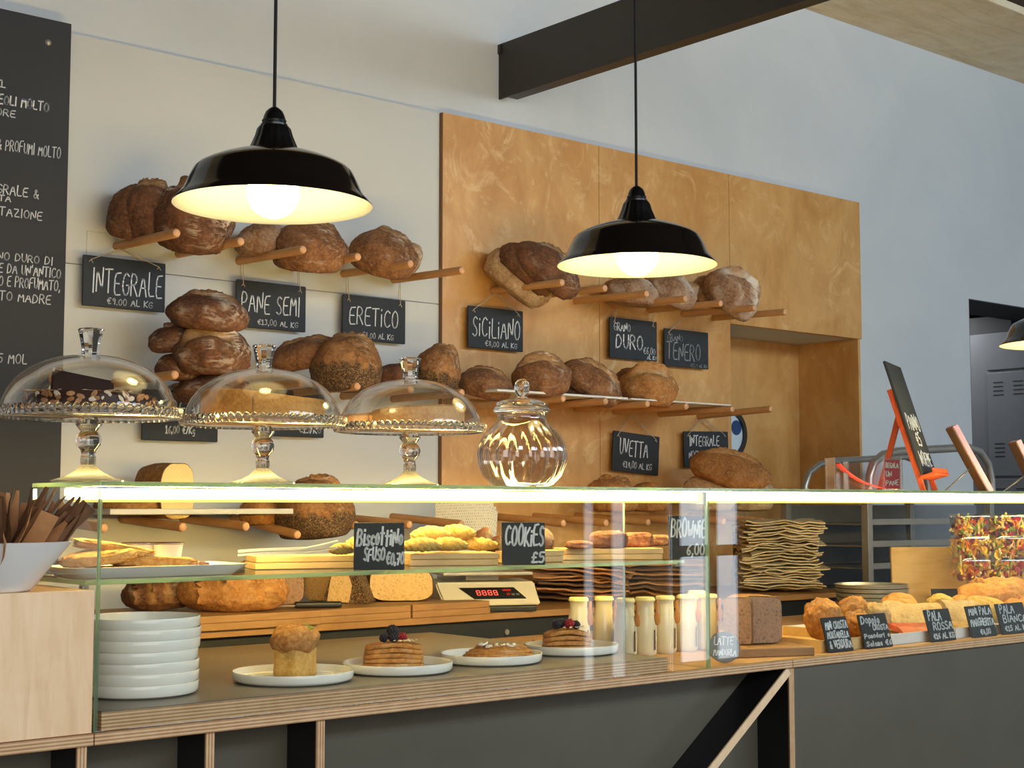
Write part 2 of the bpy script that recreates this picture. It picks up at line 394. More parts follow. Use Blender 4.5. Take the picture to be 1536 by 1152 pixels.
def tag(o, label=None, cat=None, group=None, kind=None):
    for k, v in (('label', label), ('category', cat), ('group', group), ('kind', kind)):
        if v: o[k] = v
    return o
def thing(name, label, cat, loc=(0, 0, 0), rot=(0, 0, 0), group=None):
    o = bpy.data.objects.new(name, None); COL.objects.link(o); o.empty_display_size = .05
    o.location = loc; o.rotation_euler = rot if not isinstance(rot, (int, float)) else (0, 0, rot)
    return tag(o, label, cat, group)
KIDS = {}
def dup(root, loc, rot=None, label=None):
    def cp(o, par):
        c = o.copy(); COL.objects.link(c)
        if par is not None: c.parent = par
        for ch in list(o.children): cp(ch, c)
        return c
    c = cp(root, None); c.location = loc
    if rot is not None: c.rotation_euler = rot if not isinstance(rot, (int, float)) else (0, 0, rot)
    if label: c['label'] = label
    return c
def struct(name, mb, mat, label=None, smooth=False):
    o = mb.build(name, mat, None, smooth); tag(o, label, None, None, 'structure'); return o

# ------------------------------------------------------------------ chalk handwriting (single strokes, 0..1 box)
G = {
'A': '0,0 .45,1 .9,0|.17,.38 .75,.38', 'B': '0,0 0,1 .5,.98 .72,.8 .5,.55 0,.52|.5,.55 .85,.3 .6,.02 0,0', 'C': '.8,.85 .45,1 .1,.75 .02,.4 .2,.08 .5,0 .82,.15',
'D': '0,0 .05,1 .5,.92 .85,.55 .6,.12 0,0', 'E': '.75,1 .05,.95 0,0 .75,.03|.02,.52 .6,.52', 'F': '.8,1 .05,.95 0,0|.03,.52 .6,.52',
'G': '.8,.85 .45,1 .1,.75 .02,.4 .2,.05 .55,0 .82,.2 .82,.45 .5,.45', 'H': '0,0 0,1|.75,0 .75,1|0,.5 .75,.5', 'I': '.1,0 .1,1', 'K': '0,0 0,1|.75,1 0,.45 .75,0',
'L': '.05,1 0,0 .7,.03', 'M': '0,0 .1,1 .45,.35 .8,1 .9,0', 'N': '0,0 .03,1 .72,0 .78,1', 'O': '.42,1 .1,.8 0,.45 .15,.1 .45,0 .75,.15 .85,.55 .7,.88 .42,1',
'P': '0,0 0,1 .5,.97 .75,.75 .5,.48 0,.45', 'Q': '.42,1 .1,.8 0,.45 .15,.1 .45,0 .75,.15 .85,.55 .7,.88 .42,1|.5,.25 .9,-.05', 'R': '0,0 0,1 .5,.97 .75,.75 .5,.5 0,.47|.3,.48 .8,0',
'S': '.7,.88 .4,1 .1,.82 .15,.6 .6,.42 .72,.18 .4,0 .02,.12', 'T': '0,.97 .9,1|.43,1 .43,0', 'U': '0,1 .02,.25 .3,0 .6,.1 .75,.4 .75,1', 'V': '0,1 .38,0 .8,1',
'W': '0,1 .2,0 .45,.6 .7,0 .95,1', 'X': '0,0 .8,1|0,1 .8,0', 'Y': '0,1 .4,.5 .8,1|.4,.5 .4,0', 'Z': '0,1 .8,1 0,0 .85,.02',
'0': '.35,1 .08,.8 0,.45 .12,.1 .38,0 .62,.15 .7,.55 .58,.88 .35,1', '1': '0,.7 .25,1 .25,0|.0,0 .5,0', '2': '.02,.8 .3,1 .62,.8 .5,.5 0,0 .7,.02', '3': '.05,.95 .6,.95 .3,.58 .62,.35 .4,.02 0,.08',
'4': '.5,0 .5,1 0,.3 .7,.3', '5': '.65,1 .1,1 .05,.55 .5,.6 .65,.3 .4,0 0,.06', '6': '.6,.98 .2,.7 .02,.3 .3,0 .62,.2 .45,.5 .08,.4', '7': '0,1 .7,1 .25,0|.15,.5 .55,.5',
'8': '.35,.52 .08,.75 .35,1 .6,.78 .35,.52 .02,.25 .35,0 .68,.25 .35,.52', '9': '.62,.75 .35,1 .05,.75 .3,.5 .62,.75 .5,0', '\u20ac': '.8,.9 .5,1 .2,.75 .15,.3 .4,.02 .75,.1|0,.6 .55,.6|0,.42 .5,.42',
'\u00a3': '.7,.85 .5,1 .25,.85 .25,.2 0,0 .75,.05|.05,.5 .55,.5', '&': '.85,0 .2,.75 .4,1 .58,.8 .05,.3 .25,0 .55,.1 .8,.45', ',': '.15,.1 .05,-.15', '.': '.08,0 .12,.05', "'": '.12,1 .08,.78', '/': '0,0 .55,1', '-': '0,.5 .5,.5', ' ': '',
'i': '.1,0 .1,.6|.1,.8 .1,.86', 'o': '.3,.62 .05,.45 .08,.12 .32,0 .55,.2 .52,.5 .3,.62', 'c': '.5,.52 .25,.62 .03,.35 .2,.02 .52,.1', 't': '.25,1 .25,.0|0,.65 .55,.65', 's': '.5,.55 .2,.62 .1,.42 .45,.22 .35,.0 .0,.06',
'a': '.5,.5 .25,.62 .03,.3 .2,0 .45,.2 .5,.6 .52,0', 'p': '0,-.35 .02,.6 .4,.6 .5,.3 .3,.02 0,.1', 'n': '0,0 .02,.6|.02,.4 .3,.62 .48,.45 .5,0', 'u': '0,.6 .05,.1 .3,0 .5,.2 .5,.6|.5,.2 .52,0', 'g': '.5,.5 .25,.62 .03,.35 .25,.05 .5,.25 .5,-.3 .1,-.3', 'k': '0,0 0,1|.45,.6 .02,.3 .5,0', 'd': '.5,.5 .25,.62 .03,.3 .2,0 .48,.15|.5,1 .5,0', 'b': '0,1 0,0 .3,.02 .5,.3 .3,.6 .02,.45', 'h': '0,1 0,0|.02,.4 .3,.62 .5,.4 .5,0', 'v': '0,.6 .22,0 .5,.6', 'e': '.05,.3 .5,.35 .3,.62 .05,.35 .2,0 .5,.08', 'l': '.1,1 .1,0', 'r': '.02,0 .02,.6|.02,.4 .25,.6 .42,.55', 'm': '0,0 .02,.6 .25,.6 .28,0|.28,.45 .5,.62 .55,0', 'w': '0,.6 .15,0 .3,.4 .45,0 .6,.6'}
def glyph_w(ch):
    if ch == ' ': return .45
    pts = [float(q.split(',')[0]) for st in G[ch].split('|') for q in st.split()]
    return max(max(pts), .2)
def lettering(mb, text, x0, x1, z0, z1, y, w=.0022, th=.0006, slant=0.0, jig=.03, seed=0, plane=None):
    """Chalk strokes for one line of text in the upright x-z box, as thin raised ribbons at depth y facing -y."""
    rnd = random.Random(seed + len(text)); adv = []; x = 0
    for ch in text: adv.append(x); x += glyph_w(ch) + .28
    tot = max(x - .28, .2); sx = (x1 - x0) / tot; h = z1 - z0
    for ch, a in zip(text, adv):
        jz = rnd.uniform(-jig, jig) * h; js = 1 + rnd.uniform(-jig, jig) * 2
        for st in G[ch].split('|'):
            if not st: continue
            P = []
            for q in st.split():
                gx, gz = (float(t) for t in q.split(','))
                P.append(Vector((x0 + (a + gx) * sx + slant * gz * h, y, z0 + jz + gz * h * js)))
            if len(P) > 2:      # round the corners a little
                Q = [P[0]]
                for p, q, r_ in zip(P[:-2], P[1:-1], P[2:]): Q += [q.lerp(p, .22), q.lerp(r_, .22)]
                P = Q + [P[-1]]
            for p, q in zip(P[:-1], P[1:]):
                d = (q - p); L = d.length
                if L < 1e-6: continue
                ang = math.atan2(d.z, d.x)
                mb.box((p + q) / 2, (L + w * .8, th, w), Matrix.Rotation(-ang, 3, 'Y'))
    return mb
# ------------------------------------------------------------------ the room
WY = 3.9
for a, b in (((-3.5, WY, 0), (4.435, WY + .3, 3.8)), ((4.435, WY, 2.085), (5.302, WY + .3, 3.8)), ((5.302, WY, 0), (6.183, WY + .3, 3.8)), ((6.183, WY, 2.327), (7.25, WY + .3, 3.8)), ((7.25, WY, 0), (9.0, WY + .3, 3.8))):
    struct('wall_back', MB().span(a, b), M['plaster'])
struct('floor', MB().span((-3.5, -2.2, -.1), (9, 6.2, 0)), M['floor'])
struct('ceiling', MB().span((-3.5, -2.0, 3.505), (9, 3.9, 3.6)), M['ceiling'])
struct('wall_left', MB().span((-3.7, -2.2, 0), (-3.5, 6.2, 3.8)), M['plaster'])
struct('wall_right', MB().span((9, -2.2, 0), (9.2, 6.2, 3.8)), M['plaster'])
mb = MB()
mb.span((-3.5, -2.2, 0), (9, -2.0, .28)); mb.span((-3.5, -2.2, .28), (-2.5, -2, 3.8)); mb.span((-2.5, -2.2, .28), (2.1, -2, 1.0)); mb.span((-2.5, -2.2, 2.9), (2.1, -2, 3.8))
mb.span((2.1, -2.2, .28), (3.4, -2, 2.65)); mb.span((3.4, -2.2, .28), (6.19, -2, 2.65)); mb.span((2.1, -2.2, 3.35), (9, -2, 3.8)); mb.span((6.27, -2.2, .28), (6.43, -2, 2.65)); mb.span((6.53, -2.2, .28), (6.95, -2, 2.65))
mb.span((7.63, -2.2, .28), (9, -2, 2.65)); mb.span((7.0, -2.2, 2.65), (9, -2, 3.35)); mb.span((6.19, -2.2, 2.38), (7.0, -2, 2.65)); mb.span((6.95, -2.2, 2.38), (7.63, -2, 2.65))
struct('wall_front', mb, M['front_wall'])
# boarding that carries the left pegs: two sheets with a fine gap at their joint, and a sheet above
mb = MB(); mb.span((1.2, WY - .012, 0), (3.0, WY, 2.016)); mb.span((1.2, WY - .012, 2.0185), (3.0, WY, 2.668)); struct('trim_1', mb, M['white_board'])
mb = MB(); mb.span((1.2, WY - .004, 2.016), (3.0, WY - .001, 2.0185)); struct('trim_2', mb, M['groove'])
# hatch outline left of the first sign
mb = MB()
for a, b in (((1.757, 2.02), (1.7585, 2.115)), ((1.757, 2.1135), (1.86, 2.115))): mb.span((a[0], WY - .0135, a[1]), (b[0], WY - .0119, b[1]))
struct('trim_3', mb, M['groove'])
# weathered timber along the top of the wall
struct('trim_4', MB().span((-3.5, 3.33, 3.47), (9, 3.9, 3.504), .004), M['old_timber'])
# next room seen through the doorway
mb = MB(); mb.span((6.0, 5.2, 0), (9, 5.3, 2.7)); mb.span((6.0, 4.2, 2.43), (9, 5.2, 2.5)); mb.span((6.12, 4.2, 0), (6.18, 5.2, 2.43))
struct('wall_inner', mb, M['dark_wall'])
mb = MB(); mb.span((6.183, 3.9, 0), (6.186, 4.2, 2.327)); mb.span((6.183, 3.9, 2.322), (7.25, 4.2, 2.327)); struct('trim_5', mb, M['dark_wall'])
mb = MB(); mb.span((7.02, 4.18, 0), (7.06, 5.0, 2.35)); 
mb.span((6.23, 4.95, 0), (7.06, 5.0, 2.32)); struct('trim_6', mb, M['black_lam'])

# street door with its frame and bars
mb = MB()
for x in (6.95, 7.30, 7.58): mb.span((x, -1.965, .28), (x + .05, -1.93, 2.38))
for z in (.28, 1.02, 2.31): mb.span((6.95, -1.965, z), (7.63, -1.93, z + .07))
struct('door_1', mb, M['steel_black'])
# birch wall panelling: three sheets and the lining of the doorway niche
PX0, P1, P2, PX1, PZ = 3.003, 3.727, 4.445, 5.303, 2.667
T = .028
mb = MB()
mb.span((PX0, WY - T, 0), (P1 - .0012, WY, PZ)); mb.span((P1 + .0012, WY - T, 0), (P2 - .0012, WY, PZ)); mb.span((P2 + .0012, WY - T, 2.067), (PX1, WY, PZ))
wp = thing('wall_panelling', 'tall birch plywood wall panelling with rows of bread pegs', 'wall panel', (0, 0, 0))
mb.build('panel_sheet', M['birch'], wp, False)
MB().span((PX0 - .0015, WY - T, 0), (PX0, WY, PZ)).build('panel_edge', M['birch_shaded'], wp, False)
niche = thing('doorway_lining', 'birch lining of the niche at the right end of the wall panelling', 'door lining', (0, 0, 0))
MB().span((P2 - .01, 4.205, 0), (5.284, 4.22, 2.067)).build('back_board', M['birch'], niche, False)
MB().span((5.284, WY - .02, 0), (5.300, 4.22, 2.067)).build('side_board', M['birch'], niche, False)
MB().span((4.436, WY - .002, 2.0675), (5.284, 4.22, 2.084)).build('soffit_board', M['plaster'], niche, False)
# porthole mirror; its blue reflection is painted on as a disc
pc = at_y(1090, 651, 4.2)
ph = thing('round_mirror', 'round black rimmed mirror half hidden behind the birch panelling', 'mirror', (pc.x, 4.2, pc.z))
rr = .108
MB().lathe([(rr - .02, 0), (rr, 0), (rr, .022), (rr - .02, .022), (rr - .02, 0)], 64).build('rim', M['steel_black'], ph, rot=(R(90), 0, 0))
MB().lathe([(0, .012), (rr - .018, .012), (rr - .018, 0)], 64).build('mirror_glass', M['mirror'], ph, rot=(R(90), 0, 0))
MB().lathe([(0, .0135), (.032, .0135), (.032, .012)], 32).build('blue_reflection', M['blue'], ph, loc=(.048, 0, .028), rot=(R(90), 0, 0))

# black steel beam running out from the wall
bm_ = thing('steel_beam', 'black painted steel beam running out from the white wall overhead', 'beam', (0, 0, 0))
MB().span((3.27, -1.95, 2.765), (3.278, 3.9, 2.961)).span((3.278, -1.95, 2.765), (3.322, 3.86, 2.773)).span((3.278, -1.95, 2.953), (3.322, 3.9, 2.961)).build('beam_profile', M['steel_black'], bm_, False)
MB().span((3.265, 3.885, 2.925), (3.27, 3.9, 2.958)).build('beam_bracket', M['steel_black'], bm_, False)

# festoon of small bulbs strung across the shop opposite the counter (it glints in the domes)
fe = thing('festoon_light', 'string of small bulbs across the shop, glinting in the glass domes', 'string lights', (1.9, -.9, 2.75), 0)
cu = [Vector((x, 0, .035 * (x / 1.9) ** 2)) for x in [(-1.9 + 3.8 * i / 22) for i in range(23)]]
MB().tube(cu, .004, 6).build('cable', M['cord'], fe)
for i in range(1, 22, 2): MB().lathe([(0, -.062), (.014, -.056), (.022, -.04), (.02, -.026), (.01, -.012), (0, -.01)], 16).build('bulb', M['bulb'], fe, True, cu[i])

# steel prover cabinet beyond the doorway
pcab = thing('steel_cabinet', 'grey steel cabinet with louvred doors beyond the dark doorway', 'cabinet', (7.0, 0, 0))
MB().span((-.05, 3.93, .35), (.01, 4.62, 2.25)).build('body', M['steel_grey'], pcab, False)
for z0, z1, nm in ((2.055, 2.245, 'upper_door'), (1.5, 2.04, 'door'), (.7, 1.485, 'door')):
    d = MB().span((-.062, 3.95, z0), (-.05, 4.28, z1), .002).build(nm, M['steel_grey'], pcab, False)
    if nm == 'door':
        for zc in (z0 + .10, z1 - .12):
            for yc in (4.215, 4.10):
                v = MB()
                for k in range(4): v.span((-.064, yc - .028, zc + k * .022), (-.0615, yc + .028, zc + k * .022 + .005))
                v.build('vent', M['vent'], d, False)

# ------------------------------------------------------------------ menu board
MX1 = 1.685
menu = thing('menu_board', 'tall black menu board covered in chalk writing on the left wall', 'menu board', (0, WY - .03, 0))
MB().span((.75, -.012, 1.15), (MX1, .018, 2.684), .002).build('board', M['menu'], menu, False)
mb = MB(); c_ = at_y(72, 64, WY - .04); mb.lathe([(0, .006), (.006, .004), (.009, 0)], 20); mb.build('screw', M['steel'], menu, True, (c_.x, -.012, c_.z), (R(90), 0, 0))
def menu_line(text, px0, px1, y0, y1, w=.0026, yr=None):
    LT = MB(); y1 = y0 + (y1 - y0) * .78
    a = at_y(px0, y1, WY - .042); b = at_y(px1, y0 + (px1 - px0) * .0, WY - .042)
    lettering(LT, text, a.x, b.x, a.z, a.z + (y1 - y0) * mpp(a), -.0125, w, .0008, .05, .04, len(text)); LT.build('lettering', M['chalk'], menu, False)
menu_line('1', -3, 8, 119, 133); menu_line("CEREALI MOLTO", -70, 73, 141, 161, .0034) if False else None
menu_line("'EOLI MOLTO", -6, 73, 140, 158, .0034); menu_line('SAPORE', -38, 23, 156, 169)
menu_line('& PROFUMI MOLTO', -4, 91, 207, 228, .0022); menu_line('INTEGRALE &', -40, 58, 270, 289, .0028); menu_line('TA', -2, 16, 291, 303)
menu_line('LIEVITAZIONE', -40, 63, 305, 321); menu_line('GRANO DURO DI', -34, 79, 374, 389, .0026); menu_line("E DA UN'ANTICO", -2, 91, 393, 412, .0026)
menu_line('O E PROFUMATO,', -2, 90, 412, 432, .0026); menu_line('LIEVITO MADRE', -40, 76, 433, 450, .0026); menu_line('75 MOL', -12, 40, 529, 547, .0024)

# ------------------------------------------------------------------ wall pegs
PEG_R = .0125
pm = MB(); pm.tube([(0, 0, 0), (0, -.352, 0), (0, -.357, 0)], [PEG_R, PEG_R, PEG_R - .002], 20)
ROWS = {'top': (2.081, [1.847, 2.041, 2.241, 2.428, 2.618, 2.814, 3.217, 3.41, 3.607, 3.80, 3.985, 4.17, 4.345], -.012),
        'middle': (1.692, [1.85, 2.045, 2.24, 2.43, 2.62, 2.815, 3.02, 3.22, 3.41, 3.607, 3.80, 4.04, 4.255], .01),
        'bottom': (1.312, [1.66, 1.881, 2.07, 2.235, 2.43, 2.62, 2.815, 3.22, 3.41, 3.607, 3.80, 3.99, 4.2], -.02)}
ORD = 'first second third fourth fifth sixth seventh eighth ninth tenth eleventh twelfth thirteenth fourteenth'.split()
peg0 = None
for row, (pz, xs, droop) in ROWS.items():
    for i, x in enumerate(xs):
        dr = droop if row != 'middle' or x > 4.2 else (-.035 if abs(x - 3.02) < .01 else 0)
        if row == 'bottom' and abs(x - 2.235) < .02: dr = -.045
        lab = '%s wooden peg from the menu board in the %s row on the wall' % (ORD[i], row)
        y = WY - (.012 if x < 3.0 else T)
        if peg0 is None:
            peg0 = thing('wall_peg', lab, 'peg', (x, y, pz), (0, 0, 0), 'wooden bread pegs on the wall')
            pm.build('dowel', M['beech'], peg0); MB().lathe([(0, .0025), (PEG_R - .0022, .002), (PEG_R - .0018, 0)], 20).build('dowel_end', M['peg_end'], peg0, True, (0, -.356, 0), (R(90), 0, 0), 80)
            r_ = peg0
        else: r_ = dup(peg0, (x, y, pz), None, lab)
        r_.rotation_euler = (math.atan2(-dr, .36) * 1.0, 0, 0)

# ------------------------------------------------------------------ hanging chalkboard signs
def sign(name, label, x0, x1, ztop, h, lines, pegs, pegz, y=None, roll=0.0, dim=False):
    y = WY - (.04 if x1 < 3.0 else .052) if y is None else y
    w = x1 - x0
    t = thing(name, label, 'sign', ((x0 + x1) / 2, y, ztop - h / 2), (0, roll, 0), 'chalkboard signs hanging on the bread wall')
    MB().box((0, 0, 0), (w, .008, h), None, .004).build('board', M['slate'], t, False)
    for (tx, fx0, fx1, fz0, fz1, wd) in lines:
        L = MB(); lettering(L, tx, -w / 2 + fx0 * w, -w / 2 + fx1 * w, -h / 2 + fz0 * h, -h / 2 + fz1 * h, -.0043, wd, .0008, .03, .05, len(tx) * 3)
        L.build('lettering', M['chalk_dim'] if dim else M['chalk'], t, False)
    S = MB()
    inv = Matrix.Rotation(-roll, 3, 'Y')
    for sx, px in zip((-1, 1), pegs):
        if px is None: continue
        top = inv @ Vector((px - (x0 + x1) / 2, 0, pegz - (ztop - h / 2)))
        b = Vector((sx * (w / 2 - .022), -.005, h / 2 - .012))
        S.tube([b + Vector((0, 0, -.004)), b, top + Vector((sx * .004, -.004, -.013))], .0013, 6)
        S.tube([b + Vector((0, .011, 0)), top + Vector((sx * .006, .006, -.013))], .0011, 6)
        S.tube([b + Vector((-.006, -.001, -.007)), b, b + Vector((.005, -.001, -.01))], .0013, 6)
    S.build('string', M['twine'], t)
    return t
sign('hanging_sign', 'chalkboard sign reading INTEGRALE €9.00 AL KG hanging by the menu board', 1.735, 1.985, 2.042, .142, [('INTEGRALE', .11, .95, .28, .72, .0036), ('\u20ac9.00 AL KG', .29, .84, .07, .2, .0022)], (1.847, 1.847), 2.081)
sign('hanging_sign', 'chalkboard sign reading PANE SEMI €13,00 AL KG partly behind a loaf', 2.217, 2.46, 2.021, .142, [('PANE SEMI', .07, .9, .33, .72, .0034), ('\u20ac13,00 AL KG', .3, .88, .08, .2, .0022)], (2.241, 2.428), 2.081)
sign('hanging_sign', 'chalkboard sign reading ERETICO €8,00 AL KG beside the birch panelling', 2.596, 2.84, 2.011, .142, [('ERETiCO', .1, .87, .36, .78, .0036), ('\u20ac8,00 AL KG', .3, .8, .07, .2, .0022)], (2.618, 2.814), 2.081)
sign('hanging_sign', 'chalkboard sign reading SICILIANO €8,00 AL KG hanging on the birch panelling', 3.092, 3.335, 2.018, .142, [('SiCiLiANO', .07, .93, .28, .72, .0036), ('\u20ac8,00 AL KG', .3, .88, .07, .2, .0022)], (3.217, 3.217), 2.081)
sign('hanging_sign', 'chalkboard sign reading GRANO DURO in bold white chalk', 3.753, 3.999, 2.034, .150, [('GRANO', .08, .42, .68, .86, .0032), ('DURO', .12, .68, .26, .6, .005), ('\u20ac6,00', .7, .95, .16, .32, .003), ('AL KG', .78, .98, .04, .12, .0026)], (3.80, 3.985), 2.081)
sign('hanging_sign', 'chalkboard sign reading GRANO TENERO in faded chalk', 4.04, 4.284, 2.015, .143, [('GRANO', .06, .4, .68, .84, .003), ('TENERO', .04, .8, .2, .62, .0042), ('\u20ac7,00 AL KG', .58, .96, .03, .12, .002)], (4.17, None), 2.081, None, 0, True)
sign('hanging_sign', 'chalkboard sign reading UVETTA €14,00 AL KG hanging askew on birch', 3.765, 4.005, 1.612, .146, [('UVETTA', .14, .74, .42, .8, .004), ('\u20ac14,00 AL KG', .22, .84, .12, .28, .0026)], (3.872, 3.872), 1.692, None, R(4))
sign('hanging_sign', 'chalkboard sign reading INTEGRALE NOCI & UVETTA above a long loaf', 4.142, 4.394, 1.632, .138, [('INTEGRALE', .12, .78, .6, .86, .0038), ('NOCI & UVETTA', .1, .84, .26, .46, .003)], (4.255, 4.255), 1.692, None, R(-1.5))
a = at_y(212, 660, WY - .04); b = at_y(326, 658, WY - .04)
sign('hanging_sign', 'chalkboard sign reading 16,00 €/Kg below the stack of dark loaves', a.x, b.x, a.z + .145, .145, [('CEREALI', .12, .85, .5, .82, .0036), ('16,00 \u20ac/Kg', .3, .68, .15, .3, .003)], (None, None), 1.692)
a = at_y(398, 654, WY - .04); b = at_y(485, 657, WY - .04)
sign('hanging_sign', 'chalkboard sign reading €15/KG below the seeded loaf', a.x, b.x, a.z + .142, .142, [('SEMI', .15, .7, .5, .8, .0036), ('\u20ac15/KG', .56, .94, .1, .25, .0034)], (None, None), 1.692)

# ------------------------------------------------------------------ pendant lamps
def pendant(label, px, Y, diam, rim_z, ztop=3.504, x=None):
    c = at_y(px, 400, Y); c.z = rim_z
    k = diam / .36
    t = thing('pendant_lamp', label, 'lamp', c, (0, 0, 0), 'black enamel pendant lamps over the counter'); t.scale = (k, k, k)
    pr = [(.18, 0), (.1795, .003), (.170, .013), (.161, .024), (.153, .042), (.1435, .062), (.136, .0695), (.122, .077), (.105, .0845), (.085, .0915), (.062, .0975), (.047, .101)]
    inn = [(r - .0022, z - .0016) for r, z in pr]
    sh = MB().lathe(pr, 96).build('shade', M['enamel'], t)
    MB().lathe([(.18, 0)] + inn[1:] + [(.0, .0985)], 96).build('shade_lining', M['enamel_in'], sh)
    def flute(r, z, a, i): return (r * (1 + .022 * math.cos(16 * a)), z) if 1 <= i <= 3 else (r, z)
    nk = MB().lathe([(.047, .1005), (.044, .104), (.034, .128), (.0305, .141), (.027, .146), (.0, .146)], 96, flute).build('neck', M['bakelite'], t)
    MB().lathe([(.024, .145), (.0245, .150), (.021, .152), (.0225, .157), (.0205, .160), (.019, .166), (.0155, .174), (.009, .180), (.004, .183), (0, .184)], 40).build('lampholder', M['bakelite'], nk)
    MB().tube([(0, 0, .182), (0, 0, (ztop - rim_z) / k)], .0032, 10).build('cord', M['cord'], t)
    MB().lathe([(.04, (ztop - rim_z) / k - .03), (.048, (ztop - rim_z) / k - .012), (.048, (ztop - rim_z) / k - .001), (0, (ztop - rim_z) / k - .001)], 32).build('ceiling_rose', M['bakelite'], t)
    gl = [(.0475 * math.sin(q * math.pi / 20), -.0475 * math.cos(q * math.pi / 20)) for q in range(0, 16)] + [(.020, .052), (.0135, .066), (.0135, .088)]
    MB().lathe([(r, z + .0245) for r, z in gl], 40).build('bulb', M['bulb'], t)
    return t
pendant('black enamel pendant lamp above the cake domes, lit', 408.5, 2.30, .36, 1.891)
pendant('black enamel pendant lamp in front of the birch panelling, lit', 955.5, 2.335, .36, 1.888)
c3 = at_y(1503, 497, 2.35)
pendant('black enamel pendant lamp at the doorway on the far right, lit', 1585, 2.42, .36, at_y(1503, 499, 2.36).z)
# ------------------------------------------------------------------ bread
def fbm(p, o=4):
    return noise.fractal(p, 1.0, 2.0, o)
def loaf_mb(L, W, H, seed=0, slashes=(), flat=.22, rough=1.0, sq=.0, flour=1.0, seed_band=None, nu=56, nv=34, ear=1.0):
    """A risen loaf: long axis x, base at z=0. slashes = [(x0,y0,x1,y1,width)] in half-lengths on the top; cuts open into a pale groove with a lifted lip."""
    s = MB(); off = Vector((seed * 13.7, seed * 7.1, seed * 3.3)); rows = []
    def pt(u, v):
        th = math.pi * v; ph = 2 * math.pi * u
        d = Vector((math.sin(th) * math.cos(ph), math.sin(th) * math.sin(ph), math.cos(th)))
        e = 1 - sq * .55
        sg = lambda q: math.copysign(abs(q) ** e, q)
        p = Vector((sg(d.x), sg(d.y), sg(d.z)))
        f = 1 + rough * (.075 * fbm(d * 1.6 + off, 3) + .032 * fbm(d * 6 + off, 4))
        p = p * f
        sl = 0.0; up = 0.0
        if d.z > -.2:
            for (x0, y0, x1, y1, w) in slashes:
                a = Vector((x0, y0)); b = Vector((x1, y1)); q = Vector((p.x, p.y)); ab = b - a
                t = max(0, min(1, (q - a).dot(ab) / max(ab.length_squared, 1e-6))); near = a + ab * t; dv = q - near
                taper = min(1, 4 * t, 4 * (1 - t)) if 0 < t < 1 else 0
                wig = w * (1 + .35 * noise.noise(Vector((t * 6, seed, 1))))
                g = math.exp(-(dv.length / wig) ** 2) * taper
                side = ab.x * dv.y - ab.y * dv.x
                lip = math.exp(-((dv.length - 1.5 * wig) / (wig * .7)) ** 2) * taper * (1 if side > 0 else .15)
                sl = max(sl, g); up += -.19 * g + .22 * ear * lip
        p = p * (1 + up)
        z = p.z * .5 + .5
        if z < flat: z = flat - (flat - z) * .18
        z = (z - flat * .82) / (1 - flat * .82)
        fl = flour * max(0.0, min(1.0, .35 + .8 * d.z + .4 * noise.noise(d * 2 + off)))
        sd = 0.0
        if seed_band is not None: sd = 1.0 if z + .12 * noise.noise(d * 5 + off) < seed_band else .0
        return Vector((p.x * L / 2, p.y * W / 2, z * H)), min(1, sl * 1.2), fl, sd
    for j in range(1, nv):
        row = []
        for i in range(nu):
            co, sl, fl, sd = pt(i / nu, j / nv); row.append(s._v(co, slash=sl, flour=fl, seed=sd))
        rows.append(row)
    co, sl, fl, sd = pt(0, 0); top = s._v(co, slash=sl, flour=fl, seed=sd)
    co, sl, fl, sd = pt(0, 1); bot = s._v(co, slash=0, flour=fl, seed=sd)
    for a, b in zip(rows[:-1], rows[1:]):
        for i in range(nu): s.face([a[i], b[i], b[(i + 1) % nu], a[(i + 1) % nu]])
    for i in range(nu):
        s.face([top, rows[0][i], rows[0][(i + 1) % nu]]); s.face([bot, rows[-1][(i + 1) % nu], rows[-1][i]])
    return s
def view_rot(tilt=0.0, turn=0.0, pitch=0.0):
    """x across the view, tilted; then nodded toward the viewer."""
    return (Matrix.Rotation(FACE + R(turn), 3, 'Z') @ Matrix.Rotation(R(pitch), 3, 'X') @ Matrix.Rotation(-R(tilt), 3, 'Y')).to_euler()
SLASH = {'one': [(-.75, .1, .75, -.1, .10)], 'ear': [(-.55, .35, .7, .05, .13)], 'two': [(-.6, .3, .0, -.3, .09), (.0, .35, .6, -.25, .09)],
         'three': [(-.7, .4, -.25, -.35, .09), (-.2, .4, .25, -.35, .09), (.3, .4, .7, -.35, .09)], 'split': [(-.85, -.15, .85, -.2, .16)], 'front': [(-.8, -.55, .8, -.5, .15)], 'diag': [(-.85, .4, -.40, -1.3, .045), (-.45, .4, .08, -1.4, .050), (.0, .4, .52, -1.4, .050), (.45, .4, .88, -1.3, .045)], 'none': []}
NB = [0]
def bread(label, cx, cy, ln, ht, Y, depth, mat, slash='none', tilt=0, turn=0, pitch=0, group=None, name='bread_loaf', sq=0.0, flat=.2, flour=1.0, seed_band=None, rough=1.0, cat='bread', rest=None):
    c = at_y(cx, cy, Y); m = mpp(c); NB[0] += 1
    L, H = ln * m, ht * m
    rot = view_rot(tilt, turn, pitch); rm = rot.to_matrix()
    loc = c - rm @ Vector((0, 0, H * .5))
    o = loaf_mb(L, depth, H, NB[0], SLASH[slash], flat, rough, sq, flour, seed_band).build(name, M[mat], None, True, loc, rot, 80)
    if rest is not None:
        lo = min((rm @ v.co).z for v in o.data.vertices); o.location.z = rest - lo
    tag(o, label, cat, group); return o
g1, g2, g3, g4 = 'loaves on the top row of pegs', 'loaves on the middle row of pegs', 'loaves on the bottom row of pegs', 'loaves on the back counter'
B = bread
B('dark round loaf at the end of the top row nearest the menu board', 198, 318, 72, 80, 3.80, .15, 'dark_crust', 'none', -8, 10, 20, g1)
B('dark round loaf leaning second in the top row, left of the floury one', 225, 317, 82, 84, 3.75, .14, 'dark_crust', 'one', -6, 12, 24, g1, flour=.4)
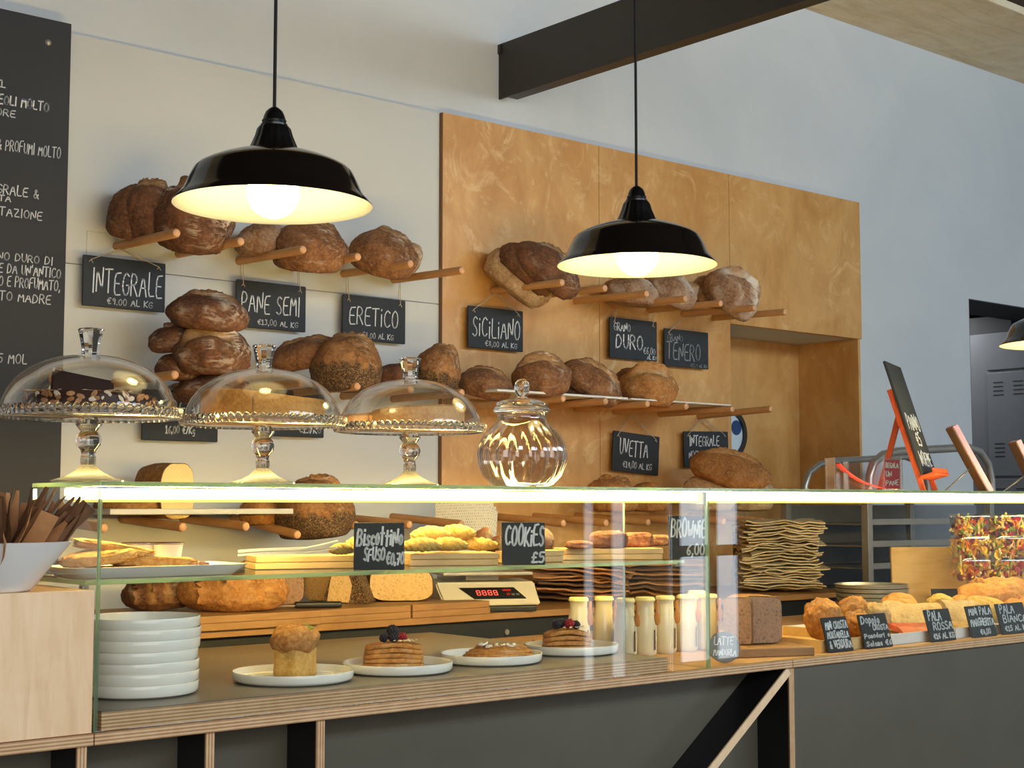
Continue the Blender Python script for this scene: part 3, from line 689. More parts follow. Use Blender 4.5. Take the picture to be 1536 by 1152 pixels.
B('large dark loaf with white flour streaks behind the big pendant shade', 291, 325, 124, 100, 3.66, .19, 'dark_crust', 'two', -10, 0, 30, g1, flour=1.3)
B('floury brown loaf end peeping from under the big pendant shade', 398, 360, 92, 52, 3.76, .16, 'floury_crust', 'none', 0, 0, 0, g1, flour=.8)
B('fat brown loaf with a split crust on the top row right of the shade', 464, 369, 116, 74, 3.66, .19, 'brown_crust', 'ear', -6, 0, 18, g1)
B('small pale loaf behind the peaked loaf at the birch edge', 612, 388, 42, 52, 3.77, .10, 'pale_crust', 'none', -40, 0, 0, g1)
B('brown loaf with a raised dark ear left of the birch panelling', 576, 378, 104, 62, 3.68, .18, 'brown_crust', 'ear', -16, 0, 26, g1)
B('pale flat round loaf leaning first on the birch panel top row', 781, 412, 112, 66, 3.76, .17, 'pale_crust', 'none', -38, 0, 0, g1, flour=1.2)
B('dark loaf wedged between two others above the SICILIANO sign', 793, 402, 100, 50, 3.71, .16, 'dark_crust', 'none', -42, 0, 0, g1, flour=.3)
B('long dark loaf tilting down to the right beside the second lamp', 822, 402, 118, 56, 3.65, .16, 'dark_crust', 'one', -36, 0, 10, g1, flour=.5)
B('reddish floury loaf under the second lamp shade', 944, 437, 88, 44, 3.74, .16, 'floury_crust', 'none', -6, 0, 0, g1)
B('long floury loaf just right of the second lamp bulb', 1006, 434, 88, 44, 3.68, .15, 'floury_crust', 'three', -22, 0, 16, g1)
B('small floury loaf behind the split loaf above the TENERO sign', 1068, 437, 70, 48, 3.77, .14, 'floury_crust', 'none', -10, 0, 0, g1)
B('big split loaf with heavy flour at the right end of the top row', 1100, 438, 92, 60, 3.64, .17, 'floury_crust', 'split', -36, 0, 24, g1, flour=1.5)
# middle row
B('topmost loaf of the dark stack, overlapping the PANE SEMI sign', 312, 467, 122, 52, 3.62, .18, 'dark_crust', 'one', -7, 0, 14, g2, flour=1.0)
B('dark pointed loaf on the left of the stack under the INTEGRALE sign', 264, 506, 84, 40, 3.72, .16, 'dark_crust', 'two', 6, 0, 14, g2)
B('thick dark loaf with floury split top, middle of the stack', 318, 526, 116, 72, 3.62, .19, 'dark_crust', 'front', 0, 0, 8, g2, flour=1.4)
B('dark loaf low on the left of the stack behind the first dome', 270, 551, 72, 42, 3.71, .15, 'dark_crust', 'none', -6, 0, 0, g2)
B('dark loaf at the foot of the stack behind the second dome', 322, 584, 118, 46, 3.66, .18, 'dark_crust', 'none', 0, 0, 0, g2)
B('long dark loaf lying behind the seeded loaf on the middle row', 458, 531, 118, 44, 3.74, .16, 'brown_crust', 'one', 12, 0, 10, g2, flour=.3)
B('large brown loaf with seeded underside between two glass domes', 520, 546, 108, 86, 3.62, .2, 'seed_crust', 'one', -2, 0, 0, g2, seed_band=.45)
B('low dark loaf behind the third crystal dome knob', 600, 562, 80, 34, 3.74, .14, 'dark_crust', 'none', 0, 0, 0, g2, flour=.2)
B('seeded brown loaf right of the third crystal knob', 658, 551, 70, 62, 3.66, .17, 'seed_crust', 'one', -14, 0, 0, g2, seed_band=.35)
B('brown loaf left of the jar lid on the middle row', 729, 575, 84, 44, 3.68, .17, 'brown_crust', 'one', -12, 0, 10, g2, flour=.3)
B('loaf with a dark cap and split front above the jar', 812, 563, 90, 56, 3.62, .18, 'brown_crust', 'split', 2, 0, 18, g2)
B('dark low loaf under the tilted one on the middle row', 868, 590, 84, 32, 3.70, .15, 'dark_crust', 'none', -8, 0, 0, g2, flour=.3)
B('long loaf tilting down to the right, below the DURO sign', 891, 572, 104, 46, 3.64, .16, 'brown_crust', 'one', -34, 0, 22, g2)
B('small loaf behind the split round loaf on the middle row', 944, 577, 52, 52, 3.74, .13, 'brown_crust', 'none', 0, 0, 0, g2)
B('round split loaf at the right end of the middle row', 973, 578, 88, 62, 3.62, .19, 'gold_crust', 'front', -8, 0, 6, g2, flour=1.0)
# bottom row
B('long brown loaf lying left of the cut pan loaf on the bottom row', 196, 757, 110, 34, 3.72, .15, 'pan_crust', 'none', 0, 0, 0, g3)
B('large seeded round loaf hanging low on the bottom row pegs', 473, 764, 118, 90, 3.60, .22, 'seed_crust', 'one', 4, 0, 0, g3, seed_band=.42)
B('brown loaf behind the seeded round loaf on the bottom row', 392, 766, 66, 44, 3.72, .16, 'gold_crust', 'none', 0, 0, 0, g3)
B('flat brown loaf under the UVETTA sign', 916, 729, 82, 52, 3.68, .16, 'gold_crust', 'two', 0, 0, 0, g3, rest=1.3252)
B('small flat loaf right of the one under the UVETTA sign', 972, 732, 66, 44, 3.74, .14, 'gold_crust', 'none', 0, 0, 0, g3, rest=1.3252)
B('pale floury loaf under the left end of the long crusty loaf', 1062, 727, 84, 58, 3.68, .15, 'pale_crust', 'two', 0, 0, 0, g3, rest=1.3252)
B('pale loaf under the right end of the long crusty loaf', 1122, 729, 80, 56, 3.71, .15, 'pale_crust', 'none', 0, 0, 0, g3, rest=1.3252)
B('long golden loaf with one lengthwise cut by the round mirror', 1096, 702, 124, 46, 3.60, .16, 'gold_crust', 'one', -14, 0, 26, g3, flour=.2)

def cut_loaf(label, cx, cy, ln, ht, Y, depth, mat, crumb_mat, turn, group, name='bread_loaf', tilt=0, seed_band=None, square=.6, rest=None, lift=.0):
    """A loaf cut square across: the crust is a rounded tunnel along +y behind a crumb face at y=0 (toward the viewer)."""
    c = at_y(cx, cy, Y); m = mpp(c); W, H = ln * m, ht * m; NB[0] += 1; sd = NB[0]
    t = thing(name, label, 'bread', (c.x, c.y, c.z - H / 2 if rest is None else rest), view_rot(tilt, turn), group)
    def ring(y, k):
        out = []
        for i in range(48):
            a = 2 * math.pi * i / 48; x, z = math.cos(a), math.sin(a); e = 1 - square * .5
            x = math.copysign(abs(x) ** e, x); z = math.copysign(abs(z) ** (e if z > 0 else e * .55), z)
            f = k * (1 + .05 * fbm(Vector((x * 1.5, z * 1.5 + sd, y * 12)), 3))
            out.append(Vector((x * f * W / 2, y, (z * f * .5 + .5) * H)))
        zmin = min(q.z for q in out)
        return out if k < 1 else [Vector((q.x, q.y, max(q.z, .0))) for q in out]
    s = MB(); rows = []
    prof = [(0, .985), (.04, 1), (.3, 1.02), (.6, 1.01), (.82, .97), (.94, .8), (1, .45)]
    for y, k in prof: rows.append([s._v(q, slash=0, flour=.6, seed=1.0 if seed_band else 0.0) for q in ring(y * depth, k)])
    s.rings(rows, True, False, True); s.build('crust', M[mat], t, True, None, None, 80)
    f = MB(); pts = ring(0, .965); cen = f._v((0, -.003, H * .48)); mid = [f._v(Vector((q.x * .6, -.003 + .002 * noise.noise(q * 60), H * .48 + (q.z - H * .48) * .6))) for q in pts]
    out = [f._v(Vector((q.x, -.0015, q.z))) for q in pts]; edge = [f._v(Vector((q.x, .004, q.z))) for q in pts]
    for i in range(48):
        j = (i + 1) % 48; f.face([cen, mid[j], mid[i]]); f.face([mid[i], mid[j], out[j], out[i]]); f.face([out[i], out[j], edge[j], edge[i]])
    f.build('cut_face', M[crumb_mat], t); return t
cut_loaf('pan loaf with a pale cut face on the bottom row', 266, 736, 56, 84, 3.62, .20, 'pan_crust', 'crumb_pale', 38, g3)

# white boards laid over the pegs
brd = MB().span((2.98, 3.56, 1.7065), (3.56, 3.86, 1.714), .002).build('shelf_board', M['white_paper'], None, False); tag(brd, 'thin white board on the middle pegs behind the jar lid', 'board')
brd = MB().span((3.565, 3.55, 1.7065), (4.075, 3.86, 1.712), .002).build('shelf_board', M['white_paper'], None, False); tag(brd, 'thin white board under the split round loaf on the middle pegs', 'board')
a = at_y(165, 770, 3.55); b = at_y(440, 786, 3.55)
brd = MB().span((a.x, 3.55, 1.3255), (b.x, 3.86, 1.340), .002).build('shelf_board', M['white_board'], None, False); tag(brd, 'white shelf board on the bottom pegs under the pan loaf', 'board')
# ------------------------------------------------------------------ service counter
GY = 2.30                      # plane of the front glass
JX = 2.842                     # joint between the two counter sections
ct = thing('service_counter', 'long plywood service counter with dark panels carrying the glass case', 'counter', (0, 0, 0))
MB().span((1.070, GY - .008, .962), (JX - .001, 3.2, .981), .0008).build('countertop', M['ply_z'], ct, False)
MB().span((JX + .001, GY - .008, .962), (5.2, 3.2, .981), .0008).build('countertop', M['ply_z'], ct, False)
MB().span((.2, GY - .008, .962), (1.068, 2.9, .981), .0008).build('countertop', M['ply_z'], ct, False)
MB().span((1.090, GY + .012, .981), (2.431, 3.18, 1.0105), .0008).build('raised_deck', M['ply_z'], ct, False)
MB().span((1.092, GY + .014, 1.0105), (2.429, 3.178, 1.012)).build('deck_surface', M['deck'], ct, False)
for x in (1.052, 1.284, 1.509, 2.846):
    w = .017 if x < 2 else .019
    dv = MB().span((x - w / 2, GY, 0), (x + w / 2, GY + .004, .962)).build('divider_edge', M['ply_x'], ct, False)
    MB().span((x - w / 2, GY + .004, 0), (x + w / 2, GY + .42, .962)).build('divider', M['black_lam'], ct, False)
MB().span((.2, GY + .1, 0), (JX, GY + .112, .962)).build('back_panel', M['grey_lam'], ct, False)
MB().span((JX + .014, GY + .003, 0), (5.2, GY + .015, .962)).build('front_panel', M['grey_lam'], ct, False)
# slanting brace under the joint
p0 = at_y(1184, 1006, GY); p1 = at_y(1070, 1152, GY); d = (p1 - p0); L_ = d.length; ex = p0 + d * (.9 / L_ if L_ < .9 else 1)
ang = math.atan2(d.z, d.x)
rb = Matrix.Rotation(-ang, 3, 'Y'); mid = (p0 + ex) / 2; ll = (ex - p0).length
MB().box((mid.x, GY + .002, mid.z), (ll, .004, .020), rb).build('brace_edge', M['ply_face'], ct, False)
MB().box((mid.x, GY + .052, mid.z), (ll, .095, .020), rb).build('brace', M['black_lam'], ct, False)

# plywood box at the left end
bx = thing('plywood_box', 'pale plywood box cabinet at the left end of the counter, under the bowl', 'cabinet', (0, 0, 0))
MB().span((.3, GY - .004, .982), (1.066, GY + .014, 1.2115), .0006).build('front_panel', M['ply_face'], bx, False)
MB().span((.3, GY + .014, .982), (1.066, 2.85, 1.2115), .0006).build('carcass', M['ply_z'], bx, False)

# ------------------------------------------------------------------ glass display case with its lit strip
CX0, CX1, CXE, TOP, CB = 1.074, 2.557, 4.75, 1.389, 2.78
case = thing('display_case', 'glass display case on the counter with a glowing light strip under its top', 'display case', (0, 0, 0))
def pane(name, a, b, thin):
    s = MB(); s.span(a, b, .0008); s.b.normal_update()
    for f in s.b.faces:
        n = f.normal; f.material_index = 0 if abs(n[thin]) > .9 else 1
    return s.build(name, [M['pane'], M['pane_edge']], case, False)
pane('front_pane', (CX0, GY, .981), (CX1 - .002, GY + .008, TOP - .009), 1)
pane('front_pane', (CX1 + .002, GY, .981), (CXE, GY + .008, TOP - .009), 1)
pane('side_pane', (CX0, GY + .0085, .981), (CX0 + .008, 2.575, TOP - .009), 0)
pane('divider_pane', (CX1 - .004, GY + .0085, .981), (CX1 + .004, 2.575, TOP - .009), 0)
pane('top_pane', (CX0 - .002, GY - .004, TOP - .008), (CX1, 2.575, TOP), 2)
pane('top_pane', (CX1 + .001, GY - .004, TOP - .008), (CXE, 2.72, TOP), 2)
SZ, SY0 = 1.2235, 2.37
pane('shelf', (CX0 + .010, SY0, SZ - .008), (CX1 - .006, CB - .02, SZ), 2)
MB().span((1.095, 2.470, 1.3605), (4.74, 2.490, 1.3795), .003).build('light_strip', M['led'], case, False)
MB().span((1.095, 2.4686, 1.3550), (4.74, 2.4696, 1.3603)).build('glow_fringe', M['led_fringe'], case, False)  # glowing lip added to imitate the yellow halo of the strip
MB().span((1.10, 2.4902, 1.3625), (2.75, 2.4912, 1.3775)).build('wall_fill_row', M['wall_fill'], case, False)  # unseen emitter added behind the strip to throw warm light on the wall
for x in (CX1,):
    MB().span((x - .008, GY + .009, 1.352), (x + .008, GY + .03, 1.380), .002).build('glass_clip', M['white_paper'], case, False)
for x, y in ((CX0 + .016, SY0 + .02), (CX1 - .014, SY0 + .02), (CX0 + .016, CB - .05), (CX1 - .014, CB - .05)):
    MB().span((x - .006, y - .008, SZ - .016), (x + .006, y + .008, SZ - .0082), .002).build('shelf_support', M['steel'], case, False)

# ------------------------------------------------------------------ on top of the case: cake stands, jar
def stand(label, px, Y=2.48, k=1.0):
    c = at_y(px, 700, Y); c.z = TOP
    t = thing('cake_stand', label, 'cake stand', c, (0, 0, 0), 'glass cake stands with domes on the case')
    t.scale = (k, k, k)
    ft = [(.0, .002), (.03, .003), (.062, .001), (.064, .004), (.045, .010), (.028, .018), (.0175, .027), (.0125, .032), (.0135, .038), (.0135, .044), (0, .044)]
    sm = [(0, .0441), (.0135, .0441), (.0115, .050), (.0135, .058), (.0205, .066), (.0232, .075), (.0205, .084), (.0140, .091), (.0170, .094), (.0232, .103), (.0180, .111), (.0150, .1145), (0, .1145)]
    MB().lathe(ft, 40).build('foot', M['crystal_foot'], t)
    MB().lathe(sm, 40).build('stem', M['crystal'], t)
    N = 68
    def bead(r, z, a, i):
        b = abs(math.cos(a * N / 2)) ** .6
        return (r - .005 * (1 - b) * (r > .156), z - (.005 * (1 - b) if i in (2, 3, 4) else 0))
    pl = [(.0, .1135), (.152, .115), (.1535, .1175), (.152, .1195), (0, .1195)]
    MB().lathe(pl, 96).build('plate', M['plate_glass'], t, True, None, None, 60)
    rm_ = [(.1536, .1140), (.1605, .1150), (.1635, .1225), (.1640, .1300), (.1615, .1325), (.1585, .1295), (.1560, .1215), (.1536, .1190), (.1536, .1140)]
    MB().lathe(rm_, N * 6, bead).build('plate_rim', M['crystal'], t, True, None, None, 60)
    def beadd(r, z, a, i): return (r, z)
    do = [(.1520, .1200), (.1525, .124), (.149, .145), (.140, .165), (.125, .185), (.104, .2015), (.080, .2135), (.055, .2215), (.030, .2255), (.012, .2265), (.0, .2266)]
    di = [(max(r - .0025, 0), z - .0024) for r, z in reversed(do)]
    MB().lathe(do + di + [do[0]], 96).build('dome', M['dome'], t, True, None, None, 60)
    kn = [(0, .2267), (.014, .2268), (.016, .230), (.0155, .236), (.0175, .248), (.0215, .266), (.0232, .272), (.0215, .2735), (.0195, .271), (0, .270)]
    MB().lathe(kn, 10).build('knob', M['crystal'], t, True, None, None, 25)
    return t
st1 = stand('glass cake stand holding chocolate almond cake under its dome', 132)
st2 = stand('glass cake stand holding a plain golden sponge cake under its dome', 394, 2.48, .985)
st3 = stand('glass cake stand holding a smooth pale cake, beside the ribbed jar', 614.5, 2.50, .985)
PLZ = TOP + .1196
def at_stand(st): return Vector((st.location.x, st.location.y, TOP + .1197 * st.scale.x))
# chocolate almond cake, with a wedge laid on top
c = at_stand(st1); ck = thing('chocolate_cake', 'dark chocolate almond cake with a wedge lying on top, first dome', 'cake', c, R(-40))
def wob(r, z, a, i): return (r * (1 + .02 * math.sin(5 * a) + .015 * math.sin(11 * a + 1)), z * (1 + .05 * math.sin(3 * a)))
MB().lathe([(0, 0), (.108, 0), (.112, .006), (.110, .030), (.104, .036), (0, .036)], 64, wob).build('cake_base', M['choco'], ck)
w = MB(); pts = [(-.055, -.045), (.045, -.012), (.03, .03), (-.055, .045)]
lo = [w._v((x * 1.05, y, .036)) for x, y in pts]; hi = [w._v((x, y * .95, .079 if x < 0 else .060)) for x, y in pts]
w.rings([lo, hi]); bmesh.ops.bevel(w.b, geom=w.b.edges[:], offset=.004, segments=2, affect='EDGES')
w.build('cake_wedge', M['glaze'], ck)
fl = MB(); rnd = random.Random(3)
for i in range(230):
    if i < 150: a = rnd.uniform(0, 6.28); r_ = .112; p = Vector((r_ * math.cos(a), r_ * math.sin(a), rnd.uniform(.003, .033))); e = Euler((R(90) + rnd.uniform(-.5, .5), rnd.uniform(-1, 1), a + R(90) + rnd.uniform(-.4, .4)))
    elif i < 190: p = Vector((-.058, rnd.uniform(-.04, .04), rnd.uniform(.038, .078))); e = Euler((rnd.uniform(-.4, .4), R(90) + rnd.uniform(-.4, .4), rnd.uniform(-.5, .5)))
    else: p = Vector((rnd.uniform(-.10, .09), rnd.uniform(-.09, -.05), .0375)); e = Euler((rnd.uniform(-.3, .3), rnd.uniform(-.3, .3), rnd.uniform(0, 6)))
    t_ = bmesh.new(); bmesh.ops.create_icosphere(t_, subdivisions=1, radius=1)
    for v in t_.verts: v.co = Vector((v.co.x * .0085, v.co.y * .0050, v.co.z * .0012))
    fl.merge(t_, Matrix.Translation(p) @ e.to_matrix().to_4x4(), 0 if i % 3 else 1)
o = fl.build('almond_flakes', [M['almond'], M['almond_pale']], ck); tag(o, None, None, None, 'stuff')
# plain sponge
c = at_stand(st2); ck = thing('sponge_cake', 'golden sponge cake with an uneven sunken top, second dome', 'cake', c, R(-40))
def spo(r, z, a, i):
    lift = (-.007 * math.cos(a - .2) + .004 * math.sin(2 * a)) * (r / .118) if z > .04 else 0
    return (r * (1 + .012 * math.sin(4 * a)), z + lift)
MB().lathe([(0, 0), (.112, 0), (.117, .004), (.117, .048), (.113, .053), (.095, .0545), (.05, .055), (0, .055)], 72, spo).build('sponge', M['sponge'], ck)
MB().span((-.002, -.119, .003), (.002, -.1145, .044), .001).build('slice_mark', M['brioche'], ck)
# pale smooth cake with a wedge set beside it
c = at_stand(st3); ck = thing('smooth_cake', 'pale smooth baked cake with rounded edge, third dome', 'cake', c + Vector((.012, -.010, 0)), R(-40))
MB().lathe([(0, 0), (.092, 0), (.098, .004), (.099, .034), (.095, .043), (.085, .047), (.05, .0475), (0, .046)], 72, lambda r, z, a, i: (r * (1 + .008 * math.sin(3 * a)), z + .004 * math.cos(a) * (z > .03))).build('cake_body', M['cheesecake'], ck)
cw = thing('cake_slice', 'pale cake slice standing at the left under the third dome', 'cake slice', c + Vector((-.098, .068, 0)), R(-50))
s = MB(); lo = [s._v(p) for p in ((-.045, -.012, 0), (.045, -.02, 0), (.045, .02, 0), (-.045, .012, 0))]; hi = [s._v(p) for p in ((-.042, -.012, .030), (.044, -.018, .036), (.044, .018, .036), (-.042, .012, .030))]
s.rings([lo, hi]); bmesh.ops.bevel(s.b, geom=s.b.edges[:], offset=.006, segments=3, affect='EDGES'); s.build('slice_body', M['cheesecake'], cw)

c = at_y(783, 728, 2.50); c.z = TOP
jar = thing('glass_jar', 'round ribbed glass jar with ball knob lid beside the third cake stand', 'jar', c)
def rib(r, z, a, i): return (r * (1 + .075 * abs(math.cos(9 * a)) - .04), z) if r > .055 and .008 < z < .135 else (r, z)
ou = [(0, .002), (.058, .001), (.068, .006), (.085, .025), (.0955, .050), (.0985, .072), (.094, .096), (.083, .118), (.068, .135), (.058, .144), (.0545, .152), (.0545, .162), (.058, .166)]
inn = [(max(r - .0045, 0), z + (.005 if z < .01 else .001)) for r, z in reversed(ou[:-1])]
MB().lathe(ou + [(.054, .166)] + inn, 144, rib).build('jar_body', M['jar'], jar, True, None, None, 60)
ld = [(0, .168), (.050, .1665), (.062, .167), (.0645, .172), (.0625, .177), (.055, .181), (.058, .186), (.050, .192), (.030, .197), (.014, .199), (.010, .203), (.0135, .209), (.0165, .217), (.0175, .225), (.0155, .234), (.009, .241), (0, .243)]
MB().lathe(ld, 48).build('lid', M['crystal'], jar, True, None, None, 50)

# ------------------------------------------------------------------ bowl of sachets on the plywood box
c = at_y(-14, 880, 2.37); c.z = 1.2117
bowl = thing('white_bowl', 'white flared bowl on the plywood box holding kraft sachets', 'bowl', c)
bp = [(0, .001), (.060, 0), (.064, .003), (.1215, .076), (.1235, .079), (.1205, .080), (.060, .008), (0, .007)]
MB().lathe(bp, 72).build('bowl_body', M['ceramic'], bowl, True, None, None, 50)
rnd = random.Random(11); sach = None
for i in range(86):
    a = rnd.uniform(0, 2 * math.pi); rr = .088 * math.sqrt(rnd.random()); x, y = rr * math.cos(a), rr * math.sin(a)
    if i < 12: a = rnd.uniform(-1.2, .9); rr = rnd.uniform(.05, .085); x, y = rr * math.cos(a), rr * math.sin(a)
    lean = .08 + rr * 7.5 + rnd.uniform(-.22, .25)
    h = rnd.uniform(.115, .165); wd = rnd.uniform(.017, .030)
    s = MB(); rows = []
    for k in range(6):
        q = k / 5; zz = q * h; bend = .012 * math.sin(q * 3.2 + i) ; tp = 1 - .75 * max(0, q - .55) / .45 * (i % 2)
        rows.append([s._v((u * wd / 2 * tp, bend + .0035 * math.sin(math.pi * q) * vv, zz)) for u, vv in ((-1, 0), (-.3, -1), (.4, -.8), (1, 0), (.4, .8), (-.3, 1))])
    s.rings(rows)
    o = s.build('paper_sachet', M[('kraft', 'kraft_dark', 'kraft_dark')[i % 3]], None, True, (c.x + x * .62, c.y + y * .62, c.z + .022), None, 50)
    dirv = Vector((math.cos(a) * math.sin(lean), math.sin(a) * math.sin(lean), math.cos(lean)))
    q = dirv.to_track_quat('Z', 'Y') @ Euler((0, 0, rnd.uniform(0, 6.28))).to_quaternion()
    o.rotation_euler = q.to_euler()
    tag(o, 'brown kraft paper sachet standing in the white bowl', 'sachet', 'kraft sachets in the white bowl')

# ------------------------------------------------------------------ on the glass shelf
def slate(label, pxl, pyb, pxr, pyt, Y, lines, lean=8, turn=0.0, roll=0, w=None, h=None, rest=None, name='price_slate', grp='chalkboard price slates in the case', mat='chalk', shape=None):
    a = at_y(pxl, pyb, Y); b = at_y(pxr, pyb, Y); m = mpp((a + b) / 2)
    ww = w or (pxr - pxl) * m; hh = h or (pyb - pyt) * m
    cen = (a + b) / 2; z0 = rest if rest is not None else cen.z
    t = thing(name, label, 'sign', (cen.x, cen.y, z0), (Matrix.Rotation(FACE + R(turn), 3, 'Z') @ Matrix.Rotation(-R(lean), 3, 'X') @ Matrix.Rotation(R(roll), 3, 'Y')).to_euler(), grp)
    MB().box((0, 0, hh / 2), (ww, .005, hh), None, .002).build('board', M['slate'], t, False)
    for (tx, fx0, fx1, fz0, fz1, wd) in lines: Lm = MB(); lettering(Lm, tx, -ww / 2 + fx0 * ww, -ww / 2 + fx1 * ww, fz0 * hh, fz1 * hh, -.0028, wd, .0006, .08, .05, len(tx) * 7); Lm.build('lettering', M[mat], t, False)
    return t
slate('chalk price slate reading BiSCoTTiNO SFUSO €0,70 on the glass shelf', 530, 855, 606, 784, 2.375, [('BiscottiNo', .06, .95, .52, .86, .0042), ('SFUSO', .2, .6, .2, .46, .0036), ('\u20ac0,70', .64, .98, .12, .36, .0036)], 6, 8, 0, None, None, SZ + .0005)
slate('chalk price slate reading COOKiES £5 on the glass shelf', 752, 848, 818, 784, 2.375, [('COOKiES', .08, .95, .45, .9, .0042), ('\u00a35', .68, .96, .06, .3, .004)], 6, 8, 0, None, None, SZ + .0005)
slate('chalk price slate reading BROWNiE 6,00 at the glass divider', 1003, 841, 1062, 776, 2.385, [('BROWNiE', .06, .95, .5, .9, .004), ('6,00', .45, .9, .1, .34, .0036)], 6, 8, 0, None, None, SZ + .0005)

c = at_z(222, 858, SZ + .0005); c = Vector((1.245, 2.47, SZ + .0004))
plt = thing('serving_platter', 'white rectangular platter of sliced bread at the left of the shelf', 'platter', c, R(-2))
s = MB(); rows = []
for (hx, hy, z) in ((.150, .058, .0), (.152, .060, .001), (.172, .078, .017), (.174, .080, .019), (.171, .077, .0195), (.150, .058, .004)):
    row = []
    for k in range(40):
        a_ = 2 * math.pi * k / 40; ca, sa = math.cos(a_), math.sin(a_)
        row.append(s._v((math.copysign(abs(ca) ** .28, ca) * hx, math.copysign(abs(sa) ** .28, sa) * hy, z)))
    rows.append(row)
s.rings(rows); s.build('platter_body', M['china'], plt, True, None, None, 50)
def slab(label, cx, cy, ln, th, Y, dep, turn, bend, mat, rest, name='bread_slice', group=None, tilt=0):
    c = at_y(cx, cy, Y); m = mpp(c); L = ln * m; H = th * m; NB[0] += 1
    s = MB(); rows = []
    for k in range(15):
        u = k / 14 - .5; zz = bend * math.exp(-((u + .18) * 4.2) ** 2); row = []
        for (y, z) in ((-.5, .06), (-.46, 0), (.46, 0), (.5, .06), (.5, .8), (.44, 1), (-.44, 1), (-.5, .8)):
            f = 1 + .55 * noise.noise(Vector((u * 9, y * 3, NB[0] + z)))
            e = 1 if 0 < k < 14 else .85
            row.append(s._v((u * L, y * dep * e, (z * H * f * e + zz)), slash=0, flour=.4, seed=0))
        rows.append(row)
    s.rings(rows)
    return tag(s.build(name, M[mat], None, True, (c.x, c.y, rest), (0, -R(tilt), FACE + R(turn)), 60), label, 'bread', group)
gsl = 'bread slices on the white platter'
B('lowest focaccia slice lying along the white platter', 205, 846, 190, 12, 2.452, .09, 'focaccia', 'none', 0, 38, 0, gsl, 'bread_slice', .75, .1, .5, None, 2.0, 'bread', SZ + .005)
B('long focaccia slice across the middle of the white platter', 232, 840, 130, 15, 2.462, .045, 'focaccia', 'none', -2, 30, 0, gsl, 'bread_slice', .8, .1, .5, None, 2.2, 'bread', SZ + .014)
B('humped focaccia slice heaped at the left of the white platter', 148, 840, 110, 22, 2.470, .06, 'focaccia', 'one', 6, 28, 0, gsl, 'bread_slice', .5, .1, .5, None, 2.4, 'bread', SZ + .016)
B('uppermost focaccia slice bridging the pile at the platter left', 170, 832, 120, 16, 2.478, .045, 'focaccia', 'none', -10, 24, 0, gsl, 'bread_slice', .7, .1, .5, None, 2.4, 'bread', SZ + .030)
slab('small striped bread piece at the right end of the platter', 293, 839, 36, 13, 2.44, .045, 0, .0, 'brownie', SZ + .005, group=gsl)
for lab, px, Y in (('white paper cup of dark jam behind the focaccia, left of two', 207, 2.56), ('white paper cup of dark jam behind the focaccia, right of two', 251, 2.535)):
    c = at_y(px, 850, Y); t = thing('jam_cup', lab, 'cup', (c.x, c.y, SZ + .018), 0, 'jam cups on the white platter')
    MB().lathe([(0, 0), (.0225, 0), (.0285, .036), (.0300, .037), (.0296, .0385), (.0278, .037), (.0222, .003), (0, .003)], 48).build('cup_body', M['cup'], t, True, None, None, 50)
    MB().lathe([(0, .0400), (.026, .0398), (.0304, .0392), (.0306, .0378), (.0300, .0374), (.0268, .033)], 40).build('jam', M['jam'], t)

def tray(label, xl, xr, ytop, Y, dep, turn, th=.016, n=2):
    a = at_y(xl, ytop, Y); b = at_y(xr, ytop, Y); cn = (a + b) / 2; m = mpp(cn); L = (xr - xl) * m
    t = thing('wooden_tray', label, 'tray', (cn.x, cn.y, SZ + .0006), FACE + R(turn), 'wooden trays on the glass shelf')
    for k in range(n): MB().box((.002 * k, dep / 2, th * (k + .5) + .0006 * k), (L, dep, th), None, .0015).build('tray_board', M['tray_wood'], t, False)
    return t, SZ + .0006 + n * (th + .0006), cn
t1, tz1, _ = tray('pale wooden tray with white tongs left of the BiSCoTTiNO slate', 378, 596, 838, 2.50, .10, 22, .0125)
t2, tz2, _ = tray('wooden tray of yellow twists between the two chalk slates', 612, 748, 830, 2.45, .13, 14, .0125)
t4, tz4, _ = tray('dark wooden tray of chocolate cookies behind the COOKiES slate', 746, 852, 830, 2.47, .11, 30, .0125)
t3, tz3, _ = tray('pale wooden tray of brown cakes right of the COOKiES slate', 838, 994, 826, 2.47, .11, 10, .0125)
# serving tongs
c = at_y(440, 827, 2.46)
tg = thing('serving_tongs', 'white plastic serving tongs lying on the first wooden tray', 'tongs', (c.x, c.y, tz1 + .001), FACE + R(8))
def tong_arm(zo, lift, spread=.0):
    s = MB(); rows = []
    for k in range(13):
        q = k / 12; x = -.105 + q * .19; w_ = .011 - .005 * math.sin(math.pi * min(1, q * 1.6)) + (.018 * max(0, q - .62) / .38)
        z = zo + lift * max(0, q - .55) ** 1.4 + .004 * math.sin(math.pi * q); th = .0045 if q < .62 else .0026
        rows.append([s._v((x, -w_ + spread * q, z)), s._v((x, w_ + spread * q, z)), s._v((x, w_ + spread * q, z + th)), s._v((x, -w_ + spread * q, z + th))])
    return s.rings(rows)
tong_arm(.001, .045).build('tong_arm', M['cap'] if False else M['plastic_cream'], tg, True, None, None, 50)
tong_arm(.008, .06, .006).build('tong_arm', M['plastic_cream'], tg, True, None, None, 50)
